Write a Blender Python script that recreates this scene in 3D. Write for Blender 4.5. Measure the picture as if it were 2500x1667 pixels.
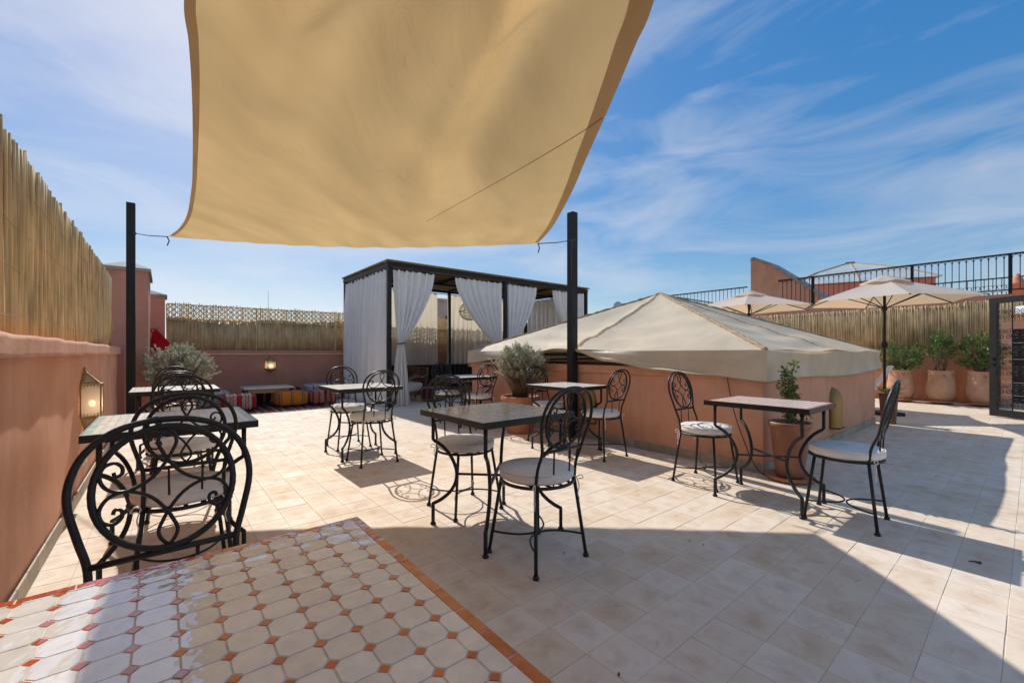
import bpy, math, random
from mathutils import Vector, Matrix
random.seed(7)
PI = math.pi
for o in list(bpy.data.objects): bpy.data.objects.remove(o)
sc = bpy.context.scene
C = sc.collection

# ------------------------------------------------------------------ camera
F, CXP, CYP, CH = 1040.0, 1250.0, 860.0, 1.14
YAW = math.atan2(850, 1040)
fw = Vector((math.sin(YAW), math.cos(YAW), 0)); rt = Vector((math.cos(YAW), -math.sin(YAW), 0))
cd = bpy.data.cameras.new('camera'); cam = bpy.data.objects.new('camera', cd); C.objects.link(cam)
cam.location = (0, 0, CH); cam.rotation_euler = (PI/2, 0, -YAW)
cd.sensor_width = 36; cd.lens = 36*F/2500; cd.shift_y = 26.5/2500
cd.clip_start = 0.02; cd.clip_end = 3000
sc.camera = cam

# ------------------------------------------------------------------ light
CLOUD_OFF = (11.0, 2.0, 7.0)
SUN = Vector((0.125, 1.19, 1.0)).normalized()
EL = math.asin(SUN.z); AZ = math.atan2(SUN.x, SUN.y)
w = bpy.data.worlds.new('World'); sc.world = w; w.use_nodes = True
nt = w.node_tree; N = nt.nodes; L = nt.links; N.clear()
out = N.new('ShaderNodeOutputWorld'); bg = N.new('ShaderNodeBackground')
sky = N.new('ShaderNodeTexSky'); sky.sky_type = 'NISHITA'; sky.sun_disc = False
sky.sun_elevation = EL; sky.sun_rotation = AZ; sky.air_density = 1.0; sky.dust_density = 0.5; sky.ozone_density = 2.5
SKY_STRENGTH = 0.116
bg.inputs['Strength'].default_value = SKY_STRENGTH
tc = N.new('ShaderNodeTexCoord'); sep = N.new('ShaderNodeSeparateXYZ'); L.new(tc.outputs['Generated'], sep.inputs[0])
def wmath(op, a, b=None, v=None):
    m = N.new('ShaderNodeMath'); m.operation = op
    if isinstance(a, float): m.inputs[0].default_value = a
    else: L.new(a, m.inputs[0])
    if b is not None:
        if isinstance(b, float): m.inputs[1].default_value = b
        else: L.new(b, m.inputs[1])
    return m.outputs[0]
mp = N.new('ShaderNodeMapping'); mp.inputs['Rotation'].default_value = (math.radians(9), math.radians(-7), math.radians(20)); mp.inputs['Scale'].default_value = (1.25, 1.25, 5.2); mp.inputs['Location'].default_value = CLOUD_OFF
L.new(tc.outputs['Generated'], mp.inputs[0])
n1 = N.new('ShaderNodeTexNoise'); n1.inputs['Scale'].default_value = 2.1; n1.inputs['Detail'].default_value = 10; n1.inputs['Roughness'].default_value = 0.58; n1.inputs['Distortion'].default_value = 0.7
L.new(mp.outputs[0], n1.inputs['Vector'])
n2 = N.new('ShaderNodeTexNoise'); n2.inputs['Scale'].default_value = 0.9; n2.inputs['Detail'].default_value = 3
L.new(mp.outputs[0], n2.inputs['Vector'])
mix12 = wmath('ADD', wmath('MULTIPLY', n1.outputs[0], 0.62), wmath('MULTIPLY', n2.outputs[0], 0.38))
ramp = N.new('ShaderNodeValToRGB'); ramp.color_ramp.elements[0].position = 0.41; ramp.color_ramp.elements[1].position = 0.67
ramp.color_ramp.elements[0].color = (0, 0, 0, 1); ramp.color_ramp.elements[1].color = (1, 1, 1, 1)
L.new(mix12, ramp.inputs[0])
hs = N.new('ShaderNodeHueSaturation'); hs.inputs['Saturation'].default_value = 2.2; hs.inputs['Value'].default_value = 1.0; hs.inputs['Hue'].default_value = 0.508
def wmul(col, k):
    m = N.new('ShaderNodeMixRGB'); m.blend_type = 'MULTIPLY'; m.inputs[0].default_value = 1; m.inputs[2].default_value = (k, k, k, 1); L.new(col, m.inputs[1]); return m.outputs[0]
gm_ = N.new('ShaderNodeGamma'); gm_.inputs[1].default_value = 0.48; L.new(wmul(sky.outputs[0], 1/2.3), gm_.inputs[0])
skyc = wmul(gm_.outputs[0], 2.1)      # softened contrast of the clear sky, everywhere alike
L.new(skyc, hs.inputs['Color'])
grey = N.new('ShaderNodeRGBToBW'); L.new(skyc, grey.inputs[0])
cl = N.new('ShaderNodeMixRGB'); cl.blend_type = 'MULTIPLY'; cl.inputs[0].default_value = 1; cl.inputs[2].default_value = (1.06, 1.14, 1.31, 1)
gs_ = N.new('ShaderNodeMath'); gs_.operation = 'MULTIPLY_ADD'; gs_.inputs[1].default_value = 0.40; gs_.inputs[2].default_value = 1.85; L.new(grey.outputs[0], gs_.inputs[0]); L.new(gs_.outputs[0], cl.inputs[1])
mx = N.new('ShaderNodeMixRGB'); L.new(wmath('MULTIPLY', ramp.outputs[0], 0.78), mx.inputs[0]); L.new(hs.outputs[0], mx.inputs[1]); L.new(cl.outputs[0], mx.inputs[2])
L.new(mx.outputs[0], bg.inputs['Color']); L.new(bg.outputs[0], out.inputs[0])
sd = bpy.data.lights.new('sun', 'SUN'); sd.energy = 2.6; sd.angle = math.radians(0.53); sd.color = (1.0, 0.965, 0.91)
so = bpy.data.objects.new('sun', sd); C.objects.link(so); so.rotation_euler = (-SUN).to_track_quat('-Z', 'Y').to_euler(); so.location = (0, 20, 20)
sc.view_settings.view_transform = 'Standard'; sc.view_settings.look = 'None'; sc.view_settings.gamma = 1; sc.view_settings.use_curve_mapping = False
sc.view_settings.exposure = 0.84
sc.render.engine = 'CYCLES'
sc.cycles.max_bounces = 10; sc.cycles.diffuse_bounces = 6; sc.cycles.transparent_max_bounces = 12

# ------------------------------------------------------------------ projection helpers (used to solve positions)
def D(u, v, d):
    l = d*(u-CXP)/F
    p = fw*d + rt*l
    return Vector((p.x, p.y, CH-d*(v-CYP)/F))
def PZ(u, v, z):
    return D(u, v, F*(CH-z)/(v-CYP))

# ------------------------------------------------------------------ materials
MATS = {}
def mat(name, col, rough=0.7, var=0.0, vscale=4.0, bump=0.0, bscale=60.0, metal=0.0, col2=None, spec=0.5, detail=5.0, objrand=0.0, stretch=None):
    if name in MATS: return MATS[name]
    m = bpy.data.materials.new(name); m.use_nodes = True; MATS[name] = m
    t = m.node_tree; n = t.nodes; l = t.links
    b = n['Principled BSDF']; b.inputs['Roughness'].default_value = rough; b.inputs['Metallic'].default_value = metal
    b.inputs['Specular IOR Level'].default_value = spec
    b.inputs['Base Color'].default_value = (*col, 1)
    geo = n.new('ShaderNodeNewGeometry')
    vec = geo.outputs['Position']
    if stretch:
        mp_ = n.new('ShaderNodeMapping'); mp_.inputs['Scale'].default_value = stretch; l.new(vec, mp_.inputs[0]); vec = mp_.outputs[0]
    colout = None
    if var > 0 or col2:
        nz = n.new('ShaderNodeTexNoise'); nz.inputs['Scale'].default_value = vscale; nz.inputs['Detail'].default_value = detail; nz.inputs['Roughness'].default_value = 0.62
        l.new(vec, nz.inputs['Vector'])
        r = n.new('ShaderNodeValToRGB'); r.color_ramp.elements[0].position = 0.30; r.color_ramp.elements[1].position = 0.70
        c2 = col2 if col2 else tuple(min(1, c*(1+var)) for c in col)
        c1 = col if col2 else tuple(c*(1-var) for c in col)
        r.color_ramp.elements[0].color = (*c1, 1); r.color_ramp.elements[1].color = (*c2, 1)
        l.new(nz.outputs[0], r.inputs[0]); colout = r.outputs[0]
    if objrand > 0:
        oi = n.new('ShaderNodeObjectInfo'); h = n.new('ShaderNodeHueSaturation')
        mr = n.new('ShaderNodeMapRange'); mr.inputs[3].default_value = 1-objrand; mr.inputs[4].default_value = 1+objrand
        l.new(oi.outputs['Random'], mr.inputs[0]); l.new(mr.outputs[0], h.inputs['Value'])
        if colout: l.new(colout, h.inputs['Color'])
        else: h.inputs['Color'].default_value = (*col, 1)
        colout = h.outputs[0]
    if colout: l.new(colout, b.inputs['Base Color'])
    if bump > 0:
        nb = n.new('ShaderNodeTexNoise'); nb.inputs['Scale'].default_value = bscale; nb.inputs['Detail'].default_value = 4
        l.new(vec, nb.inputs['Vector'])
        bp = n.new('ShaderNodeBump'); bp.inputs['Strength'].default_value = bump; bp.inputs['Distance'].default_value = 0.01
        l.new(nb.outputs[0], bp.inputs['Height']); l.new(bp.outputs[0], b.inputs['Normal'])
    return m

def island_mat(name, cols, rough=0.6, stain=0.0, sscale=5.0, bump=0.0, bscale=40., spec=0.4, trans=0.0, stretch=None):
    """colour chosen per mesh island (reeds, leaves); works for joined and single pieces"""
    if name in MATS: return MATS[name]
    m = bpy.data.materials.new(name); m.use_nodes = True; MATS[name] = m
    t = m.node_tree; n = t.nodes; l = t.links
    b = n['Principled BSDF']; b.inputs['Roughness'].default_value = rough; b.inputs['Specular IOR Level'].default_value = spec
    geo = n.new('ShaderNodeNewGeometry'); oi = n.new('ShaderNodeObjectInfo')
    ad = n.new('ShaderNodeMath'); ad.operation = 'ADD'; l.new(geo.outputs['Random Per Island'], ad.inputs[0]); l.new(oi.outputs['Random'], ad.inputs[1])
    fr = n.new('ShaderNodeMath'); fr.operation = 'FRACT'; l.new(ad.outputs[0], fr.inputs[0])
    r = n.new('ShaderNodeValToRGB'); e = r.color_ramp.elements
    while len(e) < len(cols): e.new(0.5)
    for i, c in enumerate(cols): e[i].position = i/(len(cols)-1); e[i].color = (*c, 1)
    l.new(fr.outputs[0], r.inputs[0]); co = r.outputs[0]
    vec = geo.outputs['Position']
    if stretch:
        mp_ = n.new('ShaderNodeMapping'); mp_.inputs['Scale'].default_value = stretch; l.new(vec, mp_.inputs[0]); vec = mp_.outputs[0]
    if stain > 0:
        nz = n.new('ShaderNodeTexNoise'); nz.inputs['Scale'].default_value = sscale; nz.inputs['Detail'].default_value = 5; l.new(vec, nz.inputs['Vector'])
        mr = n.new('ShaderNodeMapRange'); mr.inputs[1].default_value = 0.3; mr.inputs[2].default_value = 0.7; mr.inputs[3].default_value = 1-stain; mr.inputs[4].default_value = 1+stain*0.6
        l.new(nz.outputs[0], mr.inputs[0])
        h = n.new('ShaderNodeHueSaturation'); l.new(co, h.inputs['Color']); l.new(mr.outputs[0], h.inputs['Value']); co = h.outputs[0]
    l.new(co, b.inputs['Base Color'])
    if bump > 0:
        nb = n.new('ShaderNodeTexNoise'); nb.inputs['Scale'].default_value = bscale; l.new(vec, nb.inputs['Vector'])
        bp = n.new('ShaderNodeBump'); bp.inputs['Strength'].default_value = bump; bp.inputs['Distance'].default_value = 0.01; l.new(nb.outputs[0], bp.inputs['Height']); l.new(bp.outputs[0], b.inputs['Normal'])
    if trans > 0:
        tr = n.new('ShaderNodeBsdfTranslucent'); l.new(co, tr.inputs['Color'])
        ms = n.new('ShaderNodeMixShader'); ms.inputs[0].default_value = trans
        l.new(b.outputs[0], ms.inputs[1]); l.new(tr.outputs[0], ms.inputs[2]); l.new(ms.outputs[0], n['Material Output'].inputs[0])
    return m

def cloth(name, col, trans=0.4, tcol=None, var=0.06, vscale=3.0, wrinkle=0.0, wscale=14.0, streak=None, weave=0.15, gloss=0.0, along=None):
    if name in MATS: return MATS[name]
    m = bpy.data.materials.new(name); m.use_nodes = True; MATS[name] = m
    t = m.node_tree; n = t.nodes; l = t.links
    n.remove(n['Principled BSDF'])
    df = n.new('ShaderNodeBsdfDiffuse'); tr = n.new('ShaderNodeBsdfTranslucent'); ms = n.new('ShaderNodeMixShader'); ms.inputs[0].default_value = trans
    geo = n.new('ShaderNodeNewGeometry'); vec = geo.outputs['Position']
    if along:      # stretch the marks along the length of the cloth
        r1 = n.new('ShaderNodeMapping'); r1.inputs['Rotation'].default_value = (0, 0, along[0]); l.new(vec, r1.inputs[0])
        r2 = n.new('ShaderNodeMapping'); r2.inputs['Scale'].default_value = along[1]; l.new(r1.outputs[0], r2.inputs[0]); vec = r2.outputs[0]
    nz = n.new('ShaderNodeTexNoise'); nz.inputs['Scale'].default_value = vscale; nz.inputs['Detail'].default_value = 6; l.new(vec, nz.inputs['Vector'])
    mr = n.new('ShaderNodeMapRange'); mr.inputs[1].default_value = 0.3; mr.inputs[2].default_value = 0.7; mr.inputs[3].default_value = 1-var; mr.inputs[4].default_value = 1+var*0.4
    l.new(nz.outputs[0], mr.inputs[0]); val = mr.outputs[0]
    if streak:   # thin crease shade and dirt lines, darkened into the colour
        ns = n.new('ShaderNodeTexNoise'); ns.inputs['Scale'].default_value = streak[0]; ns.inputs['Detail'].default_value = 7; ns.inputs['Roughness'].default_value = 0.55; ns.inputs['Distortion'].default_value = 1.3; l.new(vec, ns.inputs['Vector'])
        sb = n.new('ShaderNodeMath'); sb.operation = 'SUBTRACT'; sb.inputs[1].default_value = 0.5; l.new(ns.outputs[0], sb.inputs[0])
        ab = n.new('ShaderNodeMath'); ab.operation = 'ABSOLUTE'; l.new(sb.outputs[0], ab.inputs[0])
        m2 = n.new('ShaderNodeMapRange'); m2.inputs[1].default_value = 0; m2.inputs[2].default_value = 0.012; m2.inputs[3].default_value = 1-streak[1]; m2.inputs[4].default_value = 1
        l.new(ab.outputs[0], m2.inputs[0])
        # only in places
        nm = n.new('ShaderNodeTexNoise'); nm.inputs['Scale'].default_value = 1.7; nm.inputs['Detail'].default_value = 2; l.new(vec, nm.inputs['Vector'])
        m3 = n.new('ShaderNodeMapRange'); m3.inputs[1].default_value = 0.42; m3.inputs[2].default_value = 0.60; l.new(nm.outputs[0], m3.inputs[0])
        mm = n.new('ShaderNodeMixRGB'); mm.inputs[1].default_value = (1, 1, 1, 1); l.new(m3.outputs[0], mm.inputs[0]); l.new(m2.outputs[0], mm.inputs[2])
        mu = n.new('ShaderNodeMath'); mu.operation = 'MULTIPLY'; l.new(val, mu.inputs[0]); l.new(mm.outputs[0], mu.inputs[1]); val = mu.outputs[0]
    for node, c in ((df, col), (tr, tcol or col)):
        h = n.new('ShaderNodeHueSaturation'); h.inputs['Color'].default_value = (*c, 1); l.new(val, h.inputs['Value']); l.new(h.outputs[0], node.inputs['Color'])
    if wrinkle > 0:
        nb = n.new('ShaderNodeTexNoise'); nb.inputs['Scale'].default_value = wscale; nb.inputs['Detail'].default_value = 3; nb.inputs['Distortion'].default_value = 1.0; l.new(vec, nb.inputs['Vector'])
        bp = n.new('ShaderNodeBump'); bp.inputs['Strength'].default_value = wrinkle; bp.inputs['Distance'].default_value = 0.02; l.new(nb.outputs[0], bp.inputs['Height'])
        l.new(bp.outputs[0], df.inputs['Normal']); l.new(bp.outputs[0], tr.inputs['Normal'])
    l.new(df.outputs[0], ms.inputs[1]); l.new(tr.outputs[0], ms.inputs[2]); fin = ms.outputs[0]
    if gloss > 0:
        gl = n.new('ShaderNodeBsdfGlossy'); gl.inputs['Roughness'].default_value = 0.38; g2 = n.new('ShaderNodeMixShader'); g2.inputs[0].default_value = gloss
        if wrinkle > 0: l.new(bp.outputs[0], gl.inputs['Normal'])
        l.new(fin, g2.inputs[1]); l.new(gl.outputs[0], g2.inputs[2]); fin = g2.outputs[0]
    l.new(fin, n['Material Output'].inputs[0])
    return m

def stripes(name, axis, scale, cols, rough=0.9, band=None):
    """woven stripes across one object axis; cols = [(pos,colour)]"""
    if name in MATS: return MATS[name]
    m = bpy.data.materials.new(name); m.use_nodes = True; MATS[name] = m
    t = m.node_tree; n = t.nodes; l = t.links; b = n['Principled BSDF']; b.inputs['Roughness'].default_value = rough; b.inputs['Specular IOR Level'].default_value = 0.2
    tcn = n.new('ShaderNodeTexCoord'); s = n.new('ShaderNodeSeparateXYZ'); l.new(tcn.outputs['Object'], s.inputs[0])
    mu = n.new('ShaderNodeMath'); mu.operation = 'MULTIPLY'; mu.inputs[1].default_value = scale; l.new(s.outputs[axis], mu.inputs[0])
    fr = n.new('ShaderNodeMath'); fr.operation = 'FRACT'; l.new(mu.outputs[0], fr.inputs[0])
    r = n.new('ShaderNodeValToRGB'); r.color_ramp.interpolation = 'CONSTANT'; e = r.color_ramp.elements
    while len(e) < len(cols): e.new(0.5)
    for i, (p, c) in enumerate(cols): e[i].position = p; e[i].color = (*c, 1)
    l.new(fr.outputs[0], r.inputs[0])
    nz = n.new('ShaderNodeTexNoise'); nz.inputs['Scale'].default_value = 60; l.new(tcn.outputs['Object'], nz.inputs['Vector'])
    mr = n.new('ShaderNodeMapRange'); mr.inputs[3].default_value = 0.7; mr.inputs[4].default_value = 1.25; l.new(nz.outputs[0], mr.inputs[0])
    h = n.new('ShaderNodeHueSaturation'); l.new(r.outputs[0], h.inputs['Color']); l.new(mr.outputs[0], h.inputs['Value']); l.new(h.outputs[0], b.inputs['Base Color'])
    return m

def tile_mat():
    m = bpy.data.materials.new('terrace_tile'); m.use_nodes = True
    t = m.node_tree; n = t.nodes; l = t.links; b = n['Principled BSDF']
    geo = n.new('ShaderNodeNewGeometry')
    def noise(scale, detail=4, rough=0.6, dist=0., st=None):
        q = n.new('ShaderNodeTexNoise'); q.inputs['Scale'].default_value = scale; q.inputs['Detail'].default_value = detail; q.inputs['Roughness'].default_value = rough; q.inputs['Distortion'].default_value = dist
        if st:
            mp_ = n.new('ShaderNodeMapping'); mp_.inputs['Scale'].default_value = st; l.new(geo.outputs['Position'], mp_.inputs[0]); l.new(mp_.outputs[0], q.inputs['Vector'])
        else: l.new(geo.outputs['Position'], q.inputs['Vector'])
        return q.outputs[0]
    def rng(x, a, b_, c, d):
        q = n.new('ShaderNodeMapRange'); q.inputs[1].default_value = a; q.inputs[2].default_value = b_; q.inputs[3].default_value = c; q.inputs[4].default_value = d; l.new(x, q.inputs[0]); return q.outputs[0]
    def mixc(fac, a, c):
        q = n.new('ShaderNodeMixRGB'); l.new(fac, q.inputs[0])
        if isinstance(a, tuple): q.inputs[1].default_value = (*a, 1)
        else: l.new(a, q.inputs[1])
        q.inputs[2].default_value = (*c, 1); return q.outputs[0]
    # per tile random from its grid cell
    mp_ = n.new('ShaderNodeVectorMath'); mp_.operation = 'MULTIPLY_ADD'; mp_.inputs[1].default_value = (5, 5, 0); mp_.inputs[2].default_value = (-0.2, -0.35, 0); l.new(geo.outputs['Position'], mp_.inputs[0])
    fl = n.new('ShaderNodeVectorMath'); fl.operation = 'FLOOR'; l.new(mp_.outputs[0], fl.inputs[0])
    wn = n.new('ShaderNodeTexWhiteNoise'); wn.noise_dimensions = '2D'; l.new(fl.outputs[0], wn.inputs['Vector'])
    fc = n.new('ShaderNodeVectorMath'); fc.operation = 'FRACTION'; l.new(mp_.outputs[0], fc.inputs[0])
    ce = n.new('ShaderNodeVectorMath'); ce.operation = 'SUBTRACT'; ce.inputs[1].default_value = (0.5, 0.5, 0); l.new(fc.outputs[0], ce.inputs[0])
    ln = n.new('ShaderNodeVectorMath'); ln.operation = 'LENGTH'; l.new(ce.outputs[0], ln.inputs[0])
    bl = n.new('ShaderNodeMath'); bl.operation = 'MULTIPLY'; l.new(rng(ln.outputs['Value'], 0.55, 0.12, 0.25, 1.0), bl.inputs[0]); l.new(rng(noise(8.5, 5, 0.62, 0.5), 0.40, 0.66, 0, 0.85), bl.inputs[1])
    base = mixc(bl.outputs[0], (0.755, 0.63, 0.49), (0.59, 0.41, 0.275))
    base = mixc(rng(noise(1.1, 3), 0.45, 0.75, 0, 0.25), base, (0.48, 0.36, 0.27))
    # scuffs along X
    base = mixc(rng(noise(20, 5, 0.6, 1.2, (0.35, 1.6, 1)), 0.64, 0.74, 0, 0.45), base, (0.30, 0.20, 0.13))
    base = mixc(rng(noise(2.6, 7, 0.65, 0.8), 0.58, 0.72, 0, 0.38), base, (0.40, 0.28, 0.19))
    base = mixc(rng(noise(48, 2), 0.70, 0.76, 0, 0.6), base, (0.22, 0.16, 0.12))
    h = n.new('ShaderNodeHueSaturation'); l.new(base, h.inputs['Color']); l.new(rng(wn.outputs['Value'], 0, 1, 0.95, 1.04), h.inputs['Value']); l.new(rng(wn.outputs['Value'], 0, 1, 1.15, 0.85), h.inputs['Saturation'])
    l.new(h.outputs[0], b.inputs['Base Color'])
    l.new(rng(noise(6, 4), 0.3, 0.7, 0.55, 0.8), b.inputs['Roughness']); b.inputs['Specular IOR Level'].default_value = 0.2
    bp = n.new('ShaderNodeBump'); bp.inputs['Strength'].default_value = 0.12; bp.inputs['Distance'].default_value = 0.006; l.new(noise(22, 5), bp.inputs['Height']); l.new(bp.outputs[0], b.inputs['Normal'])
    return m

def stucco(name, c1, c2, bump=0.15):
    m = bpy.data.materials.new(name); m.use_nodes = True; MATS[name] = m
    t = m.node_tree; n = t.nodes; l = t.links; b = n['Principled BSDF']; b.inputs['Roughness'].default_value = 0.85; b.inputs['Specular IOR Level'].default_value = 0.2
    geo = n.new('ShaderNodeNewGeometry')
    def noise(scale, detail=6, st=None, dist=0., rough=.6):
        q = n.new('ShaderNodeTexNoise'); q.inputs['Scale'].default_value = scale; q.inputs['Detail'].default_value = detail; q.inputs['Distortion'].default_value = dist; q.inputs['Roughness'].default_value = rough
        if st:
            k = n.new('ShaderNodeMapping'); k.inputs['Scale'].default_value = st; l.new(geo.outputs['Position'], k.inputs[0]); l.new(k.outputs[0], q.inputs['Vector'])
        else: l.new(geo.outputs['Position'], q.inputs['Vector'])
        return q.outputs[0]
    def rng(x, a, b_, c, d):
        q = n.new('ShaderNodeMapRange'); q.inputs[1].default_value = a; q.inputs[2].default_value = b_; q.inputs[3].default_value = c; q.inputs[4].default_value = d; l.new(x, q.inputs[0]); return q.outputs[0]
    def mixc(fac, a, c):
        q = n.new('ShaderNodeMixRGB'); l.new(fac, q.inputs[0])
        if isinstance(a, tuple): q.inputs[1].default_value = (*a, 1)
        else: l.new(a, q.inputs[1])
        q.inputs[2].default_value = (*c, 1); return q.outputs[0]
    base = mixc(rng(noise(1.7, 9), .35, .68, 0, 1), c1, c2)
    base = mixc(rng(noise(7, 5, (1, 1, .10)), .52, .74, 0, .34), base, tuple(k*.72 for k in c1))      # drip streaks
    base = mixc(rng(noise(3.3, 8, None, .6), .62, .72, 0, .40), base, tuple(min(1, k*1.12+.03) for k in c2))   # patched paint
    base = mixc(rng(noise(26, 3), .68, .76, 0, .5), base, tuple(k*.6 for k in c1))                       # specks
    sp = n.new('ShaderNodeSeparateXYZ'); l.new(geo.outputs['Position'], sp.inputs[0])
    pr_ = n.new('ShaderNodeMath'); pr_.operation = 'MULTIPLY'; l.new(rng(sp.outputs[2], .10, .30, 1, 0), pr_.inputs[0]); l.new(rng(noise(5, 6, (1, 1, .6)), .45, .7, 0, .65), pr_.inputs[1])
    base = mixc(pr_.outputs[0], base, (.34, .22, .16))                                                 # splash dirt
    l.new(base, b.inputs['Base Color'])
    bp = n.new('ShaderNodeBump'); bp.inputs['Strength'].default_value = bump; bp.inputs['Distance'].default_value = .01; l.new(noise(16, 7, None, .8), bp.inputs['Height']); l.new(bp.outputs[0], b.inputs['Normal'])
    return m
M_TILE = tile_mat()
M_GROUT = mat('tile_joint', (0.40, 0.31, 0.23), 0.9, 0, 4, col2=(0.78, 0.67, 0.54))
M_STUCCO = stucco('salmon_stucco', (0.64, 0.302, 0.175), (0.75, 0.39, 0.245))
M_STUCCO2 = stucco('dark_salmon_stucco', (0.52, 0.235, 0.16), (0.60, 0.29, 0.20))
M_CAP = mat('stucco_capping', (0.60, 0.30, 0.20), 0.8, 0, 6, 0.25, 50, col2=(0.70, 0.41, 0.30), spec=0.25)
M_SKIRT = mat('skirting_tile', (0.46, 0.36, 0.25), 0.6, 0, 9, 0.1, 40, col2=(0.30, 0.26, 0.21), objrand=0.14)
M_IRON = mat('black_iron', (0.011, 0.0105, 0.011), 0.42, 0, 25, 0.15, 160, col2=(0.022, 0.020, 0.020), spec=0.38)
M_POST = mat('black_painted_steel', (0.010, 0.010, 0.011), 0.5, 0, 9, 0.12, 90, col2=(0.022, 0.021, 0.021), spec=0.3)
M_CUSH = cloth('cushion_cotton', (0.84, 0.80, 0.74), 0.10, None, 0.05, 9, 0.25, 16)
M_TIE = mat('cotton_tie', (0.75, 0.70, 0.64), 0.9)
M_REED = island_mat('reed_cane', [(0.62, 0.42, 0.195), (0.74, 0.535, 0.27), (0.81, 0.625, 0.35), (0.67, 0.465, 0.22), (0.78, 0.58, 0.30)], 0.65, 0.35, 9, 0.1, 80, 0.35, 0.12, (1, 1, 0.35))
M_REEDB = island_mat('weathered_reed', [(0.66, 0.46, 0.22), (0.77, 0.57, 0.30), (0.82, 0.64, 0.37), (0.70, 0.50, 0.25), (0.80, 0.61, 0.33)], 0.7, 0.3, 9, 0, 80, 0.3, 0.12, (1, 1, 0.35))
M_WIRE = mat('fence_wire', (0.22, 0.16, 0.10), 0.6)
M_TERRA = mat('terracotta', (0.40, 0.155, 0.075), 0.75, 0, 7, 0.2, 60, col2=(0.52, 0.235, 0.125), spec=0.3)
M_URN = mat('pale_terracotta', (0.40, 0.20, 0.12), 0.8, 0, 4, 0.2, 50, col2=(0.58, 0.36, 0.23), spec=0.25)
M_SOIL = mat('potting_soil', (0.035, 0.024, 0.017), 0.95, 0.4, 30, 0.8, 60)
M_BARK = mat('twig_bark', (0.20, 0.13, 0.085), 0.85, 0.3, 30)
M_SAGE = island_mat('sage_leaf', [(0.30, 0.315, 0.20), (0.45, 0.46, 0.33), (0.55, 0.54, 0.42), (0.38, 0.39, 0.26)], 0.7, 0, 5, 0, 40, 0.25, 0.3)
M_OLE = island_mat('oleander_leaf', [(0.05, 0.115, 0.025), (0.10, 0.19, 0.04), (0.16, 0.245, 0.06), (0.075, 0.15, 0.03)], 0.42, 0, 5, 0, 40, 0.5, 0.3)
M_ROSE = island_mat('climber_leaf', [(0.06, 0.12, 0.025), (0.11, 0.18, 0.04), (0.20, 0.24, 0.06), (0.08, 0.14, 0.03)], 0.5, 0, 5, 0, 40, 0.4, 0.3)
M_BRASS = mat('aged_brass', (0.36, 0.225, 0.075), 0.42, 0.16, 60, 0.25, 110, 0.75)
M_RUSTBR = mat('dark_brass', (0.12, 0.08, 0.045), 0.55, 0.3, 30, 0.2, 120, 0.6)
M_WOOD = mat('pale_wood', (0.48, 0.34, 0.18), 0.6, 0.2, 10, 0.1, 60, stretch=(1, 1, 6))
M_DWOOD = mat('brown_wood', (0.16, 0.075, 0.04), 0.6, 0.3, 10, 0.1, 60)
M_CITY = mat('city_ground', (0.36, 0.25, 0.19), 0.9, 0.3, 0.05)
M_ROOFREED = island_mat('roof_cane', [(0.20, 0.125, 0.06), (0.32, 0.21, 0.11), (0.40, 0.28, 0.15), (0.25, 0.16, 0.08)], 0.75, 0.2, 8, 0, 40, 0.2, 0.05)
M_CURT_SHADE = cloth('shaded_curtain_linen', (0.90, 0.885, 0.865), 0.14, (0.84, 0.78, 0.66), 0.05, 5)  # same linen, paler and less translucent to brighten the shaded panels
M_CURT = cloth('curtain_linen', (0.87, 0.85, 0.82), 0.42, (0.84, 0.75, 0.58), 0.05, 5, 0.0)
M_SAIL = cloth('sail_canvas', (0.66, 0.48, 0.26), 0.55, (0.74, 0.49, 0.21), 0.17, 3.0, 0.12, 9, (5.5, 0.09), along=(YAW, (1, 0.28, 1)))
M_HEM = cloth('sail_hem', (0.58, 0.46, 0.32), 0.42, (0.60, 0.45, 0.27), 0.1, 3)
M_CANVAS = cloth('tent_canvas', (0.78, 0.645, 0.455), 0.22, (0.66, 0.46, 0.25), 0.18, 2.0, 0.32, 4, (3.0, 0.12), gloss=0.10)
M_CANSEAM = cloth('tent_seam', (0.56, 0.41, 0.27), 0.2, None, 0.15, 8, 0.3, 20)
M_PARA = cloth('parasol_cloth', (0.74, 0.70, 0.65), 0.42, (0.70, 0.46, 0.24), 0.03, 4)
M_ROPE = mat('dark_rope', (0.05, 0.05, 0.055), 0.8)
M_WHITE = mat('white_plastic', (0.78, 0.77, 0.75), 0.4)
M_GREYROOF = mat('grey_render', (0.34, 0.30, 0.27), 0.9, 0.25, 5, 0.4, 40)
M_RED = cloth('red_cloth', (0.62, 0.02, 0.035), 0.35, (0.80, 0.03, 0.05), 0.2, 9, 0.4, 18)
M_DOOR = mat('dark_door', (0.018, 0.010, 0.008), 0.5, 0.3, 12)

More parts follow.
